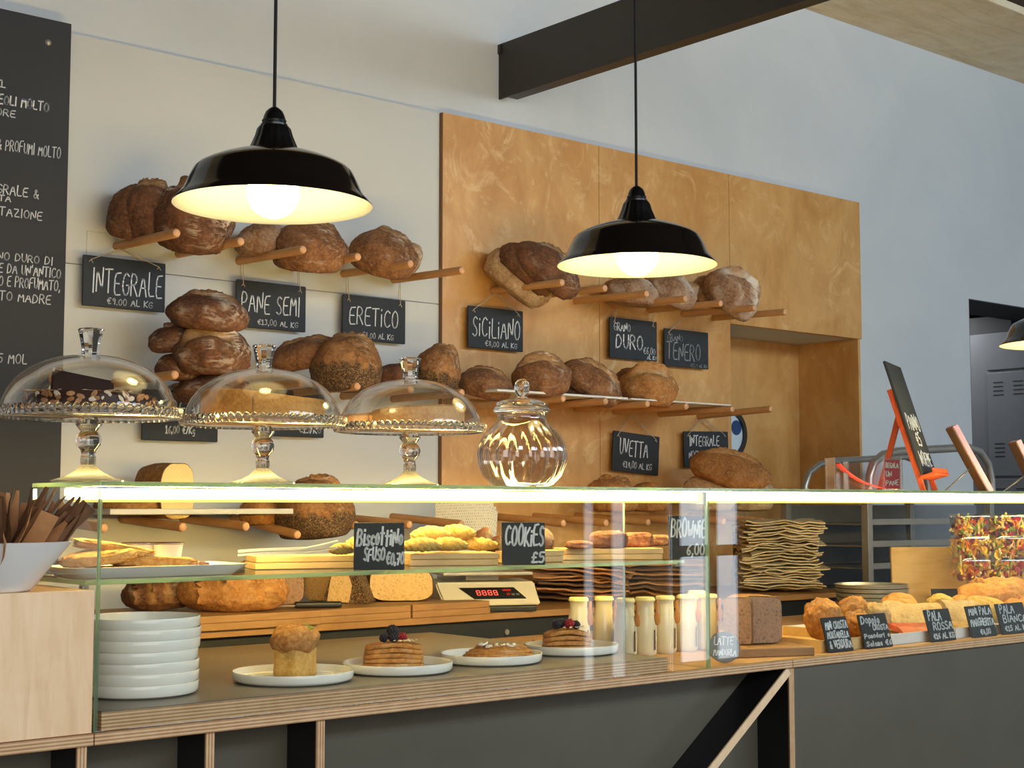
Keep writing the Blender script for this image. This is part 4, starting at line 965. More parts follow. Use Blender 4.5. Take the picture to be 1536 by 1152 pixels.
# biscottini and twisted yellow pastries
def twist(label, px, py, Y, L, rad, turn, rest, group, mat='biscuit', name='twisted_pastry', tilt=0):
    c = at_y(px, py, Y); s = MB(); NB[0] += 1
    for strand in (0, 1, 2):
        pts, rs = [], []
        for k in range(26):
            q = k / 25; a = q * 13 + strand * 2.094; e = math.sin(math.pi * min(max(q, .04), .96)) ** .45
            pts.append(Vector(((q - .5) * L, math.cos(a) * rad * .55 * e, rad * 1.02 + math.sin(a) * rad * .5 * e + .25 * rad * math.sin(math.pi * q)))); rs.append(rad * .60 * e * (1 + .16 * noise.noise(Vector((q * 22, strand, NB[0])))))
        s.tube(pts, rs, 12)
    o = s.build(name, M[mat], None, True, (c.x, c.y, rest), (0, -R(tilt), FACE + R(turn)), 80); return tag(o, label, 'pastry', group)
gt = 'yellow twisted pastries on the shelf'
twist('small yellow twist at the tip of the white tongs', 512, 830, 2.45, .05, .011, 15, tz1, gt)
twist('pale yellow twist lying half behind the BiSCoTTiNO slate', 540, 828, 2.50, .07, .016, -20, tz1, gt)
twist('yellow twist at the left of the second tray', 632, 820, 2.47, .085, .0145, 20, tz2, gt)
twist('yellow twist in the front middle of the second tray', 672, 822, 2.46, .085, .0145, -10, tz2, gt)
twist('yellow twist at the front right of the second tray', 716, 822, 2.465, .095, .0135, -16, tz2, gt)
twist('yellow twist stacked upper left on the second tray', 646, 812, 2.505, .085, .0155, 18, tz2 + .020, gt)
twist('large yellow twist on top in the middle of the second tray', 684, 812, 2.495, .085, .016, -10, tz2 + .022, gt)
for i, (px, py, tl, lab) in enumerate(((727, 815, 40, 'left'), (748, 818, 30, 'middle'), (812, 818, -30, 'right'))):
    c = at_y(px, py, 2.53); o = loaf_mb(.055, .055, .018, 60 + i, (), .1, 1.6).build('chocolate_cookie', M['choco'], None, True, (c.x, c.y, tz4 + (.022 if i != 1 else .004)), view_rot(tl, 0, 60), 80)
    tag(o, 'dark chocolate cookie leaning at the %s of the COOKiES slate' % ('left behind edge' if i == 0 else 'back' if i == 1 else 'right edge'), 'cookie', 'chocolate cookies behind the slate')
for i, (cx, cy, ln, ht, Y, lab) in enumerate(((868, 815, 40, 12, 2.50, 'flat reddish brown cake at the left of the third tray'), (913, 811, 58, 26, 2.49, 'square brown cake in the middle of the third tray'), (955, 812, 50, 22, 2.51, 'brown cake just right of the middle of the third tray'), (985, 815, 40, 17, 2.53, 'brown cake at the right end of the third tray'))):
    B(lab, cx, cy, ln, ht, Y, .05, 'brownie', 'none', 0, 10, 0, 'brown cakes on the third tray', 'brown_cake', .7, .1, .3, None, 1.5, 'cake', tz3)

# ------------------------------------------------------------------ on the deck: plates and pastries
DZ = 1.0121
def plate_prof(rad, h): return [(0, .002), (rad * .88, .0), (rad * .90, .0012), (rad * .965, .0035), (rad * .992, .0075), (rad, h - .001), (rad * .995, h), (rad * .975, h - .0008), (rad * .965, .0080), (rad * .94, .0055), (0, .0050)]
gst = 'white plates in the stack by the glass side'
c = at_z(208, 1040, DZ); SP = ['topmost', 'second', 'third', 'fourth', 'fifth', 'sixth', 'lowest']
ph = MB().lathe(plate_prof(.106, .0235), 96)
first = tag(ph.build('stacked_plate', M['china'], None, True, None, None, 35), None, 'plate', gst)
rnd = random.Random(5)
for k in range(7):
    o = first if k == 0 else first.copy()
    if k: COL.objects.link(o)
    o['label'] = '%s white plate of the stack beside the plywood box' % SP[6 - k] if 0 < 6 - k < 6 else ('topmost white plate of the stack beside the plywood box' if k == 6 else 'lowest white plate of the stack beside the plywood box')
    o.location = (c.x + rnd.uniform(-.0025, .0025), c.y + rnd.uniform(-.0025, .0025), DZ + k * .0192)
gpl = 'white plates of pastries on the deck'
PL = [('white plate under the tall brioche', 440, 1021, .1165), ('white plate under the layered pastry with blackberries', 597, 1007, .112), ('white plate under the flat almond danish', 737, 993, .110), ('white plate under the puff pastry by the milk bottles', 857, 979, .108)]
PC = []
for lab, x, y, rad in PL:
    c = at_z(x, y, DZ); PC.append(c)
    tag(MB().lathe(plate_prof(rad, .021), 96).build('dinner_plate', M['china'], None, True, c, None, 35), lab, 'plate', gpl)
PLT = DZ + .0052
# brioche
c = at_z(442, 1013, PLT); br = thing('brioche', 'tall mushroom-topped brioche on the first white plate', 'pastry', (c.x, c.y, PLT), FACE)
def fluted(r, z, a, i): return (r * (1 + .085 * math.cos(5 * a + .5) * (1 if i > 0 else .6)), z)
MB().lathe([(0, 0), (.037, 0), (.0405, .003), (.0400, .015), (.0385, .035), (.040, .052), (.038, .056), (0, .056)], 60, fluted).build('brioche_base', M['brioche_side'], br, True, None, None, 80)
s = MB()
def swirl(r, z, a, i):
    q = a * 1 + z * 60
    return (r * (1 + .045 * math.sin(2 * a + 90 * z) + .02 * math.sin(5 * a - 140 * z)), z + .003 * math.sin(3 * a + r * 160))
s.lathe([(0, .046), (.036, .047), (.0455, .054), (.0485, .064), (.047, .076), (.041, .087), (.031, .094), (.017, .0985), (0, .0995)], 60, swirl); s.build('brioche_top', M['brioche'], br, True, None, None, 80)
s = MB(); rnd = random.Random(2)
for i in range(26):
    t_ = bmesh.new(); bmesh.ops.create_icosphere(t_, subdivisions=1, radius=rnd.uniform(.0022, .0042)); a = rnd.uniform(-.9, .7); r_ = rnd.uniform(.018, .036)
    s.merge(t_, Matrix.Translation((r_ * math.cos(a), r_ * math.sin(a) * .7, .101 - r_ * r_ * 9)))
tag(s.build('pistachio_topping', M['pistachio'], br), 'green pistachio topping', None, None, 'stuff')
# layered pastry with berries
def berry(parent, p, r, mat, name, seed):
    s = MB(); rnd = random.Random(seed)
    for i in range(30):
        y = 1 - 2 * (i + .5) / 30; q = math.sqrt(1 - y * y); a = i * 2.399963
        t_ = bmesh.new(); bmesh.ops.create_icosphere(t_, subdivisions=1, radius=r * .34)
        s.merge(t_, Matrix.Translation(Vector((q * math.cos(a), q * math.sin(a), y)) * r * .78))
    t_ = bmesh.new(); bmesh.ops.create_icosphere(t_, subdivisions=2, radius=r * .8); s.merge(t_)
    return s.build(name, M[mat], parent, True, p, None, 80)
def layered(name, label, px, py, Y_, L, W, H, dome, berries, nl=5, seed=1):
    c = at_z(px, py, PLT); t = thing(name, label, 'pastry', (c.x, c.y, PLT), FACE + R(6))
    def layer(z, h, k0, seed_):
        s = MB(); rows = []
        for (zz, kk) in ((0, .965), (.25, 1.0), (.7, 1.0), (1, .965)):
            row = []
            for i in range(56):
                a = 2 * math.pi * i / 56; ca, sa = math.cos(a), math.sin(a)
                f = kk * k0 * (1 + .04 * noise.noise(Vector((ca * 2, sa * 2, seed_ * 3.1))))
                x = math.copysign(abs(ca) ** .38, ca) * L / 2 * f; y = math.copysign(abs(sa) ** .38, sa) * W / 2 * f
                row.append(s._v((x, y, z + zz * h + dome * (1 - (2 * x / L) ** 2) * (z / H) + .0012 * noise.noise(Vector((x * 60, y * 60, seed_)))), slash=0, flour=.6, seed=0))
            rows.append(row)
        return s.rings(rows)
    for k in range(nl):
        z = H * k / nl; layer(z, H / nl * 1.08, (1.0, .97, .985, .96, .93, .9)[k], seed * 9 + k).build('pastry_layer', M['pastry'], t, True, None, None, 60)
    rnd = random.Random(seed); s = MB()
    for i in range(16):
        t_ = bmesh.new(); bmesh.ops.create_icosphere(t_, subdivisions=1, radius=1)
        for v in t_.verts: v.co = Vector((v.co.x * .0055, v.co.y * .0035, v.co.z * .0014))
        s.merge(t_, Matrix.Translation((rnd.uniform(-.1, .38) * L, rnd.uniform(-.4, .1) * W, H + dome + .002)) @ Euler((rnd.uniform(-.4, .4), rnd.uniform(-.4, .4), rnd.uniform(0, 6))).to_matrix().to_4x4())
    tag(s.build('nut_flakes', M['almond_pale'], t), None, None, None, 'stuff')
    for i, (x, y, z, r, m_) in enumerate(berries): berry(t, (x, y, H + dome + z), r, m_, m_, i + seed * 10)
    return t
layered('berry_pastry', 'layered pastry topped with three blackberries on the second plate', 590, 1000, 0, .126, .066, .041, .012, [(-.020, -.006, .007, .0095, 'blackberry'), (.000, -.010, .008, .0105, 'blackberry'), (-.002, .004, .021, .0115, 'blackberry'), (.018, -.006, .008, .0095, 'raspberry')], 5, 1)
layered('berry_pastry', 'domed puff pastry topped with red and black berries by the bottles', 850, 974, 0, .112, .068, .034, .016, [(-.024, -.004, .008, .0105, 'blackberry'), (-.012, .006, .010, .0105, 'blackberry'), (.006, -.006, .009, .0115, 'raspberry'), (.022, .000, .006, .010, 'blackberry')], 4, 2)
# flat danish
c = at_z(748, 989, PLT); dn = thing('almond_danish', 'flat glazed danish with white almond chips on the third plate', 'pastry', (c.x, c.y, PLT), FACE + R(4))
for k, (l_, w_, h_, z_) in enumerate(((.148, .082, .022, 0), (.136, .070, .018, .009), (.112, .052, .016, .017))):
    loaf_mb(l_, w_, h_, 77 + k, [(-.9, .1, .9, -.4, .10), (-.7, -.6, .8, -.75, .07)], .15, 1.6, .25).build('danish_layer', M['pastry'], dn, True, (.003 * k, .003 * k, z_), None, 80)
s = MB(); rnd = random.Random(9)
for i in range(16):
    s.box((rnd.uniform(-.042, .045), rnd.uniform(-.02, .012), .030 + rnd.uniform(-.001, .004)), (rnd.uniform(.006, .013), rnd.uniform(.006, .010), .004), Euler((rnd.uniform(-.5, .5), rnd.uniform(-.5, .5), rnd.uniform(0, 3))).to_matrix(), .001)
tag(s.build('almond_chips', M['china'], dn), 'white almond chips', None, None, 'stuff')
# small wooden board behind the fourth plate
c = at_z(800, 957, .9815); t = tag(MB().box((0, 0, .010), (.10, .12, .020), None, .002).build('small_board', M['oak_board'], None, False, (2.60, 2.86, .9812), (0, 0, FACE + R(20))), 'small wooden board behind the fourth pastry plate', 'board')

# ------------------------------------------------------------------ almond milk bottles
gb = 'almond milk bottles in the case'
bs = [(868, 2.70, 'almond milk bottle at the far left end, behind the puff pastry'), (906, 2.68, 'second almond milk bottle from the puff pastry'), (938, 2.60, 'third almond milk bottle, just behind the plate rim'), (968, 2.60, 'fourth almond milk bottle from the puff pastry'), (998, 2.60, 'fifth almond milk bottle from the puff pastry'), (1030, 2.60, 'sixth almond milk bottle, two before the glass divider')]
bs += [(1062, 2.585, 'seventh almond milk bottle, in line with the glass divider'), (1046, 2.70, 'almond milk bottle in the rear row near the glass divider')]
b0 = None
for i, (px, Y, lab) in enumerate(bs):
    if abs(at_y(px, 950, Y).x - CX1) < .034: Y = Y; 
    c = at_y(px, 950, Y)
    if b0 is None:
        b0 = thing('milk_bottle', lab, 'bottle', (c.x, c.y, .9812), FACE, gb)
        MB().lathe([(0, .001), (.0215, 0), (.0240, .003), (.0245, .010), (.0245, .060), (.0235, .068), (.0195, .088), (.0185, .098), (.0190, .106), (.0200, .108), (.0200, .111), (0, .111)], 40).build('bottle_body', M['milk'], b0, True, None, None, 50)
        MB().lathe([(.0205, .1085), (.0215, .1095), (.0210, .114), (.0185, .1165), (0, .1170)], 40).build('cap', M['cap'], b0)
        MB().span((.0185, -.0205, .012), (.0200, -.0035, .052)).build('label_tag', M['tag'], b0, False)
        s = MB(); s.tube([(.0, -.0, .0), (0, 0, .012), (0, 0, .02)], [.004, .005, .003], 8); 
        sp = MB().lathe([(0, 0), (.0045, .002), (.0070, .010), (.0065, .020), (.0035, .028), (.0030, .048), (0, .049)], 12).build('wooden_spoon', M['spoon'], b0, True, (.0245, -.012, .060))
        sp.scale = (1, .5, 1)
    else: dup(b0, (c.x, c.y, .9812), None, lab)
for o in COL.objects:
    if o.get('group') == gb: o.scale = (1.15, 1.15, 1.22)

# ------------------------------------------------------------------ loaf board right of the bottles, and the oval slate
c = at_z(1165, 985, .9815)
lb = tag(MB().box((0, 0, .011), (.22, .14, .022), None, .003).build('bread_board', M['oak_board'], None, False, (2.885, 2.425, .9812), (0, 0, FACE + R(16))), 'wooden board carrying the sliced brown pan loaf', 'board')
cut_loaf('brown pan loaf with a cut face on the wooden board', 1143, 930, 70, 72, 2.44, .10, 'pan_crust', 'crumb_brown', 22, None, 'pan_loaf', 0, None, 1.35, 1.0035)
cut_loaf('end slice of brown pan loaf standing left of the cut loaf', 1106, 932, 44, 70, 2.47, .05, 'pan_crust', 'crumb_brown', -20, None, 'pan_loaf', 0, None, 1.35, 1.0035)
a = at_y(1087, 990, 2.345); t = thing('price_slate', 'rounded grey slate reading LATTE MANDORLA by the glass divider', 'sign', (a.x, a.y, .9815), (Matrix.Rotation(FACE, 3, 'Z') @ Matrix.Rotation(-R(8), 3, 'X')).to_euler(), 'chalkboard price slates in the case')
MB().lathe([(0, -.003), (.036, -.003), (.037, 0), (.036, .003), (0, .003)], 48).build('board', M['grey_lam'], t, True, (0, 0, .037), (R(90), 0, 0))
Lm = MB(); lettering(Lm, 'LATTE', -.024, .020, .042, .060, -.0035, .0026, .0006, .1); lettering(Lm, 'MANDORLA', -.026, .026, .018, .032, -.0035, .002, .0006, .1); Lm.build('lettering', M['chalk'], t, False)
# ------------------------------------------------------------------ back counter with boards, breads, scale, paper bags
BC = thing('back_counter', 'dark back counter with a wooden top edge under the bread wall', 'counter', (0, 0, 0))
BZ = 1.040
MB().span((.9, 3.32, 0), (4.5, 3.86, BZ - .018)).build('cabinet_front', M['black_lam'], BC, False)
MB().span((.9, 3.30, BZ - .018), (4.5, 3.86, BZ), .001).build('wooden_top', M['oak_board'], BC, False)
c = at_y(760, 948, 3.318); MB().lathe([(0, 0), (.008, 0), (.008, .004), (0, .004)], 16).build('lock', M['steel'], BC, True, (c.x, 3.319, c.z), (R(90), 0, 0))
gbd = 'chopping boards on the back counter'
for lab, pl, pr, yy, dep in (('lower chopping board under the golden loaf on the back counter', 190, 478, 0, .40), ('upper chopping board under the golden loaf on the back counter', 186, 478, 1, .40),
        ('lower chopping board under the black knife handle', 480, 617, 0, .34), ('upper chopping board under the black knife handle', 480, 617, 1, .34),
        ('lower chopping board at the scale, under the half loaf', 619, 736, 0, .34), ('upper chopping board at the scale, under the half loaf', 619, 735, 1, .34)):
    a = at_y(pl, 930, 3.296); b = at_y(pr, 930, 3.296); z = BZ + .0004 + yy * .0184
    tag(MB().span((a.x, 3.296 - (.01 if pl < 300 else 0), z), (b.x - .0015, 3.296 + dep, z + .018), .002).build('chopping_board', M['oak_board'], None, False), lab, 'board', gbd)
KZ = BZ + .0372
B('dark batard with flour cuts at the left of the back counter', 240, 900, 112, 50, 3.58, .15, 'dark_crust', 'diag', 2, 0, 10, g4, flour=.7, rest=KZ)
B('long golden batard with slanted cuts on the chopping boards', 350, 898, 168, 66, 3.42, .18, 'gold_crust', 'diag', 0, 0, 8, g4, flour=.5, rest=KZ)
cut_loaf('open crumb half loaf just right of the golden batard', 424, 890, 66, 52, 3.56, .16, 'brown_crust', 'crumb_brown', 12, g4, rest=KZ)
cut_loaf('pale upright half loaf between the batard and seeded wedge', 478, 890, 62, 60, 3.58, .14, 'gold_crust', 'crumb', -35, g4, rest=KZ)
# seeded wedge
c = at_y(517, 915, 3.45); t = thing('bread_wedge', 'seeded triangular bread wedge behind the black knife handle', 'bread', (c.x, c.y, KZ), FACE + R(-8), g4)
s = MB(); rows = []
for k in range(9):
    y = k / 8 * .13; row = []
    for (x, z) in ((-.060, 0), (.062, 0), (.064, .010), (.052, .045), (.030, .085), (.008, .115), (-.012, .124), (-.030, .115), (-.042, .07), (-.056, .02)):
        f = 1 + .07 * noise.noise(Vector((x * 30, y * 25, z * 30)))
        row.append(s._v((x * f, y, z * f), slash=0, flour=.4, seed=1.0))
    rows.append(row)
s.rings(rows); s.build('wedge_crust', M['seed_crust'], t, True, None, None, 70)
f = MB(); vs = [f._v((x, -.002, z)) for (x, z) in ((-.050, .006), (.012, .004), (.020, .05), (.004, .100), (-.014, .117), (-.030, .105), (-.042, .06))]; vs2 = [f._v((v.co.x, .002, v.co.z)) for v in vs]
f.rings([vs2, vs]); f.build('cut_face', M['crumb'], t, False)
B('dark loaf in shade behind the seeded wedge', 572, 893, 60, 52, 3.66, .14, 'brown_crust', 'none', 0, 0, 0, g4, rest=KZ)
cut_loaf('half loaf with a broad pale crumb face left of the scale', 602, 893, 98, 56, 3.42, .17, 'gold_crust', 'crumb', 10, g4, rest=KZ, square=.3)
# knife
c = at_y(477, 919, 3.34); kn = thing('bread_knife', 'bread knife with black handle lying on the chopping boards', 'knife', (c.x, c.y, KZ + .0012), FACE + R(10))
MB().box((0, 0, .009), (.125, .024, .017), None, .006, 0, 3).build('handle', M['plastic_black'], kn)
MB().box((-.125, .0, .0075), (.13, .026, .0016)).build('blade', M['steel'], kn, False)
# scale
c = at_y(733, 915, 3.42); sca = thing('shop_scale', 'cream shop scale with red digits on the back counter', 'scale', (c.x, c.y + .03, BZ + .0006), FACE + R(14))
prof = [(-.120, .016), (-.135, .022), (-.132, .028), (-.055, .070), (-.045, .082), (.12, .086), (.125, .016)]
def extr(prof, hw, inset=0):
    s = MB(); rows = [[s._v((sx, y, z)) for y, z in prof] for sx in (-hw, hw)]; return s.rings(rows)
s = extr(prof, .150); 
for v in s.b.verts:
    q = (v.co.y + .135) / .26; v.co.x *= 1.0 - .12 * max(0, .35 - q)
bmesh.ops.recalc_face_normals(s.b, faces=s.b.faces[:]); bmesh.ops.bevel(s.b, geom=[e for e in s.b.edges if not e.is_boundary], offset=.005, segments=2, affect='EDGES')
s.build('scale_body', M['plastic_cream'], sca)
MB().box((0, -.005, .008), (.27, .24, .016), None, .003).build('base', M['plastic_black'], sca, False)
sl = math.atan2(.042, .077); cm = Vector((.02, -.0935, .0490)); rx = Matrix.Rotation(sl, 3, 'X'); nrm = rx @ Vector((0, 0, 1))
dp = MB(); q = [(-.105, .034), (.060, .034), (.085, -.026), (-.070, -.026)]
lo = [dp._v(cm + rx @ Vector((x, y, .0005))) for x, y in q]; hi = [dp._v(cm + rx @ Vector((x, y, .0025))) for x, y in q]; dp.rings([lo, hi])
dsp = dp.build('display_panel', M['plastic_black'], sca, False)
dg = MB()
for k in range(4):
    x0 = -.052 + k * .017
    for (ax, az, w, h) in ((0, .012, .010, .002), (0, 0, .010, .002), (0, -.012, .010, .002), (-.005, .006, .002, .011), (.005, .006, .002, .011), (-.005, -.006, .002, .011), (.005, -.006, .002, .011)):
        if k == 3 and ax == .005 and az < 0: pass
        dg.box(cm + rx @ Vector((x0 + ax, az + .004, .003)), (w, h, .0008), rx)
dg.build('digits', M['red_led'], dsp, False)
ky = MB()
for (x, y, w) in ((.035, .018, .026), (.036, -.004, .010)): ky.box(cm + rx @ Vector((x, y, .0032)), (w, .009, .0015), rx, .0004)
ky.build('red_key', M['red_card'], dsp, False)
ky = MB()
for x in (.050, .064): ky.box(cm + rx @ Vector((x, -.006, .0032)), (.010, .009, .0015), rx, .0004)
ky.build('grey_key', M['steel_grey'], dsp, False)
MB().box((0, .03, .108), (.27, .22, .010), None, .003).build('weighing_plate', M['steel'], sca, False)
MB().span((-.05, 0, .086), (.05, .06, .1032)).build('plate_support', M['plastic_cream'], sca, False)

# printed paper bags standing behind the twists
c = at_y(700, 850, 3.60)
gpb = 'printed white paper bags on the back counter'
for k in range(4):
    s = MB(); rows = []
    for q in range(9):
        z = q / 8 * (.34 - .012 * k); row = []
        for (x, y) in ((-.088, 0), (-.04, -.004), (.0, -.006), (.045, -.004), (.088, 0), (.045, .004), (0, .006), (-.04, .004)):
            row.append(s._v((x * (1 - .05 * z), y + .012 * math.sin(z * 9 + k) + .02 * (x * 8) ** 2 * z, z + .006 * math.sin(x * 40 + k) * (q == 8))))
        rows.append(row)
    s.rings(rows)
    o = s.build('paper_bag', M['printed'], None, True, (c.x + .012 * k, c.y + .022 * k, BZ + .0006), (-R(6), R(-2 + 3 * k), FACE + R(4 + 4 * k)), 50)
    tag(o, '%s printed white paper bag standing behind the yellow twists' % ('foremost', 'second', 'third', 'rearmost')[k], 'paper bag', gpb)

def sheet(L, W, th, seed, crumple=.006):
    s = MB(); NX, NY = 10, 6; rows = []
    g = {}
    for sgn in (0, 1):
        for i in range(NX + 1):
            for j in range(NY + 1):
                x = (i / NX - .5) * L; y = (j / NY - .5) * W
                z = crumple * noise.noise(Vector((x * 14, y * 14, seed * 5.3))) + .5 * crumple * noise.noise(Vector((x * 40, y * 40, seed)))
                puff = th * (1 if sgn else 0) * (.55 + .45 * math.sin(math.pi * j / NY) ** .5)
                g[sgn, i, j] = s._v((x + .004 * noise.noise(Vector((y * 30, seed, 2))), y + .004 * noise.noise(Vector((x * 30, seed, 7))), z + puff))
    for i in range(NX):
        for j in range(NY):
            s.face([g[1, i, j], g[1, i + 1, j], g[1, i + 1, j + 1], g[1, i, j + 1]]); s.face([g[0, i, j], g[0, i, j + 1], g[0, i + 1, j + 1], g[0, i + 1, j]])
    for i in range(NX):
        s.face([g[0, i, 0], g[0, i + 1, 0], g[1, i + 1, 0], g[1, i, 0]]); s.face([g[0, i, NY], g[1, i, NY], g[1, i + 1, NY], g[0, i + 1, NY]])
    for j in range(NY):
        s.face([g[0, 0, j], g[1, 0, j], g[1, 0, j + 1], g[0, 0, j + 1]]); s.face([g[0, NX, j], g[0, NX, j + 1], g[1, NX, j + 1], g[1, NX, j]])
    return s
rnd = random.Random(21)
c = at_y(836, 905, 3.55)
for k in range(11):
    o = sheet(.30, .22, .010, 2 + k * .05, .012).build('kraft_bag', M['kraft' if k % 3 else 'kraft_dark'], None, True, (c.x + .12 + rnd.uniform(-.02, .02), c.y + .02 + rnd.uniform(-.02, .02), BZ + .010 + k * .0125), (R(rnd.uniform(-1, 1)), R(rnd.uniform(-.5, 1) + k * .9), FACE + R(rnd.uniform(-22, 16))), 40)
    tag(o, 'folded brown kraft bag in the pile right of the scale', 'paper bag', 'folded kraft bags right of the scale')
c = at_y(990, 905, 3.55)
for k in range(7):
    o = sheet(.34, .22, .011, 40 + k * .04, .012).build('kraft_bag', M['kraft_dark' if k % 2 else 'kraft'], None, True, (c.x + rnd.uniform(-.02, .02), c.y + .04 + rnd.uniform(-.02, .02), BZ + .010 + k * .0165), (R(rnd.uniform(-1, 1)), R(rnd.uniform(-1, 1)), FACE + R(rnd.uniform(-10, 16))), 40)
    tag(o, 'flat brown bag in the pile behind the milk bottles', 'paper bag', 'flat brown bags behind the milk bottles')
c = at_y(1172, 905, 3.45)
for k in range(25):
    o = sheet(.275 + rnd.uniform(-.02, .02), .22, .0085, 80 + k * .045, .014).build('kraft_bag', M['kraft_pale'], None, True, (c.x + .02 + rnd.uniform(-.012, .012), c.y + .03 + rnd.uniform(-.015, .015), BZ + .011 + k * .0098), (R(rnd.uniform(-.5, .5)), R(rnd.uniform(-.5, .5)), FACE + R(rnd.uniform(-7, 7))), 40)
    tag(o, 'pale folded paper bag in the tall pile before the doorway niche', 'paper bag', 'pale paper bags in the tall pile')

# ------------------------------------------------------------------ right end of the case
def rtray(label, xl, xr, yb, Y, dep, h, mat='white_paper', name='food_tray'):
    a = at_y(xl, yb, Y); b = at_y(xr, yb, Y)
    t = thing(name, label, 'tray', (a.x, Y, .9814), 0, 'food trays in the right half of the case')
    L = b.x - a.x
    MB().span((0, 0, 0), (L, dep, .004)).build('tray_base', M[mat], t, False)
    for nm, p, q in (('tray_side', (0, 0, .004), (L, .004, h)), ('tray_side', (0, dep - .004, .004), (L, dep, h)), ('tray_side', (0, .004, .004), (.004, dep - .004, h)), ('tray_side', (L - .004, .004, .004), (L, dep - .004, h))): MB().span(p, q).build(nm, M[mat], t, False)
    return a.x, b.x
rtray('pale wooden tray of golden folded crusts right of the pan loaf board', 1232, 1336, 970, 2.352, .36, .030, 'tray_wood')
rtray('white tray of flatbread left of the PALA ROSSA slate', 1337, 1432, 965, 2.36, .36, .028)
rtray('white tray of pale flatbread right of the PALA ROSSA slate', 1434, 1492, 958, 2.36, .36, .028)
rtray('white tray of rolls at the far right of the case', 1494, 1590, 952, 2.36, .36, .028)
def rslate(label, xl, xr, yb, yt, Y, lines):
    a = at_y(xl, yb, Y); b = at_y(xr, yb, Y); w = (b - a).length; h = (yb - yt) * mpp(a) / math.cos(R(16))
    t = thing('price_slate', label, 'sign', ((a.x + b.x) / 2, Y, .9816), (-R(16), 0, 0), 'chalkboard price slates in the case')
    MB().box((0, 0, h / 2), (w, .005, h), None, .0015).build('board', M['slate'], t, False)
    for tx, x0, x1, z0, z1, wd in lines: Lm = MB(); lettering(Lm, tx, -w / 2 + x0 * w, -w / 2 + x1 * w, z0 * h, z1 * h, -.0028, wd, .0006, .08, .06, len(tx) * 5); Lm.build('lettering', M['chalk'], t, False)
rslate('price slate reading MINI CROSTA MORTADELLA, leftmost of the sloping slates', 1243, 1280, 977, 926, 2.335, [('MiNi CROSTA', .08, .95, .66, .88, .0032), ('MORTADELLA', .08, .92, .4, .58, .0032), ('& VERDURA', .08, .95, .1, .32, .0032)])
rslate('price slate reading Doppia CROSTA, second of the sloping slates', 1298, 1339, 973, 923, 2.335, [('Doppia', .05, .7, .72, .92, .0036), ('CROSTA', .42, .97, .52, .66, .0032), ('Pomodori e', .05, .95, .3, .42, .003), ('Salame \u20ac6', .06, .96, .06, .2, .003)])
rslate('price slate reading PALA ROSSA between the two white flatbread trays', 1397, 1434, 963, 916, 2.335, [('PALA', .1, .6, .66, .94, .0036), ('ROSSA', .2, .96, .36, .6, .0036), ('\u20ac16 AL KG', .12, .95, .08, .24, .003)])
rslate('price slate reading MINI PALA MARGHERITA, fourth of the sloping slates', 1459, 1496, 956, 910, 2.335, [('MiNi PALA', .08, .95, .70, .93, .0034), ('MARGHERITA', .05, .97, .36, .58, .0036), ('\u20ac4,00', .34, .74, .08, .24, .0034)])
rslate('price slate reading PALA BIANCA at the right edge of the photo', 1504, 1545, 953, 908, 2.335, [('PALA', .1, .6, .68, .94, .0036), ('BIANCA', .14, .97, .38, .6, .0036), ('\u20ac15 AL KG', .12, .95, .1, .26, .003)])
gfc = 'golden folded crusts in the pale wooden tray'
B('tall golden folded crust at the left of the tray by the pan loaf', 1234, 928, 56, 54, 2.46, .08, 'pastry', 'one', 30, 0, 10, gfc, 'folded_crust', .3, .1, .5, None, 2.2, 'pastry')
B('curled golden crust on top, touching the pan stack', 1276, 912, 44, 32, 2.52, .07, 'pastry', 'front', 28, 0, 20, gfc, 'folded_crust', .2, .1, .3, None, 2.4, 'pastry')
B('golden crust between the first two sloping slates', 1288, 938, 46, 40, 2.44, .08, 'pastry', 'one', 20, 0, 10, gfc, 'folded_crust', .3, .1, .5, None, 2.4, 'pastry')
B('golden crust low at the left behind the Doppia slate', 1312, 925, 44, 42, 2.52, .08, 'paper_pizza', 'none', 0, 0, 0, gfc, 'folded_crust', .3, .1, .5, None, 2.2, 'pastry')
gfb = 'flatbread pieces in the white trays'
def flat(label, px, py, Y, L, W, th, rot, mat, seed):
    c = at_y(px, py, Y); o = sheet(L, W, th, seed, .012).build('flatbread', M[mat], None, True, c, (Matrix.Rotation(FACE + R(rot[2]), 3, 'Z') @ Matrix.Rotation(R(rot[0]), 3, 'X') @ Matrix.Rotation(R(rot[1]), 3, 'Y')).to_euler(), 60)
    return tag(o, label, 'flatbread', gfb)
flat('pale flatbread leaning up behind the tomato slice', 1372, 926, 2.52, .17, .11, .018, (38, 4, 6), 'paper_pizza', 201)
flat('red tomato topped slice in front of the pale flatbread', 1370, 948, 2.42, .13, .09, .014, (14, 2, 20), 'tomato', 202)
flat('thin pale flatbread base under the tomato slice', 1372, 956, 2.43, .16, .12, .010, (5, 2, 24), 'paper_pizza', 203)
flat('pale flatbread leaning behind the MINI PALA slate', 1447, 925, 2.50, .13, .11, .018, (46, 0, 20), 'paper_pizza', 204)
flat('thick flatbread edge low between the PALA ROSSA and MINI PALA slates', 1446, 946, 2.42, .11, .10, .02, (10, 0, 26), 'paper_pizza', 205)
gro = 'rolls at the right end of the case'
B('orange round slice with a pale stripe in front of the steel pans', 1350, 906, 54, 24, 2.60, .09, 'roll', 'one', 0, 0, 30, gro, 'bread_roll', .2, .1, .4, None, 1, 'roll')
B('yellow crescent roll below the small black sign', 1413, 907, 44, 26, 2.58, .08, 'biscuit', 'front', -8, 0, 30, gro, 'bread_roll', .2, .1, .3, None, 1.4, 'roll')
B('large twisted orange roll under the salad boxes', 1490, 888, 104, 38, 2.56, .10, 'roll', 'three', 4, 0, 14, gro, 'bread_roll', .1, .15, .3, None, 1.6, 'roll')
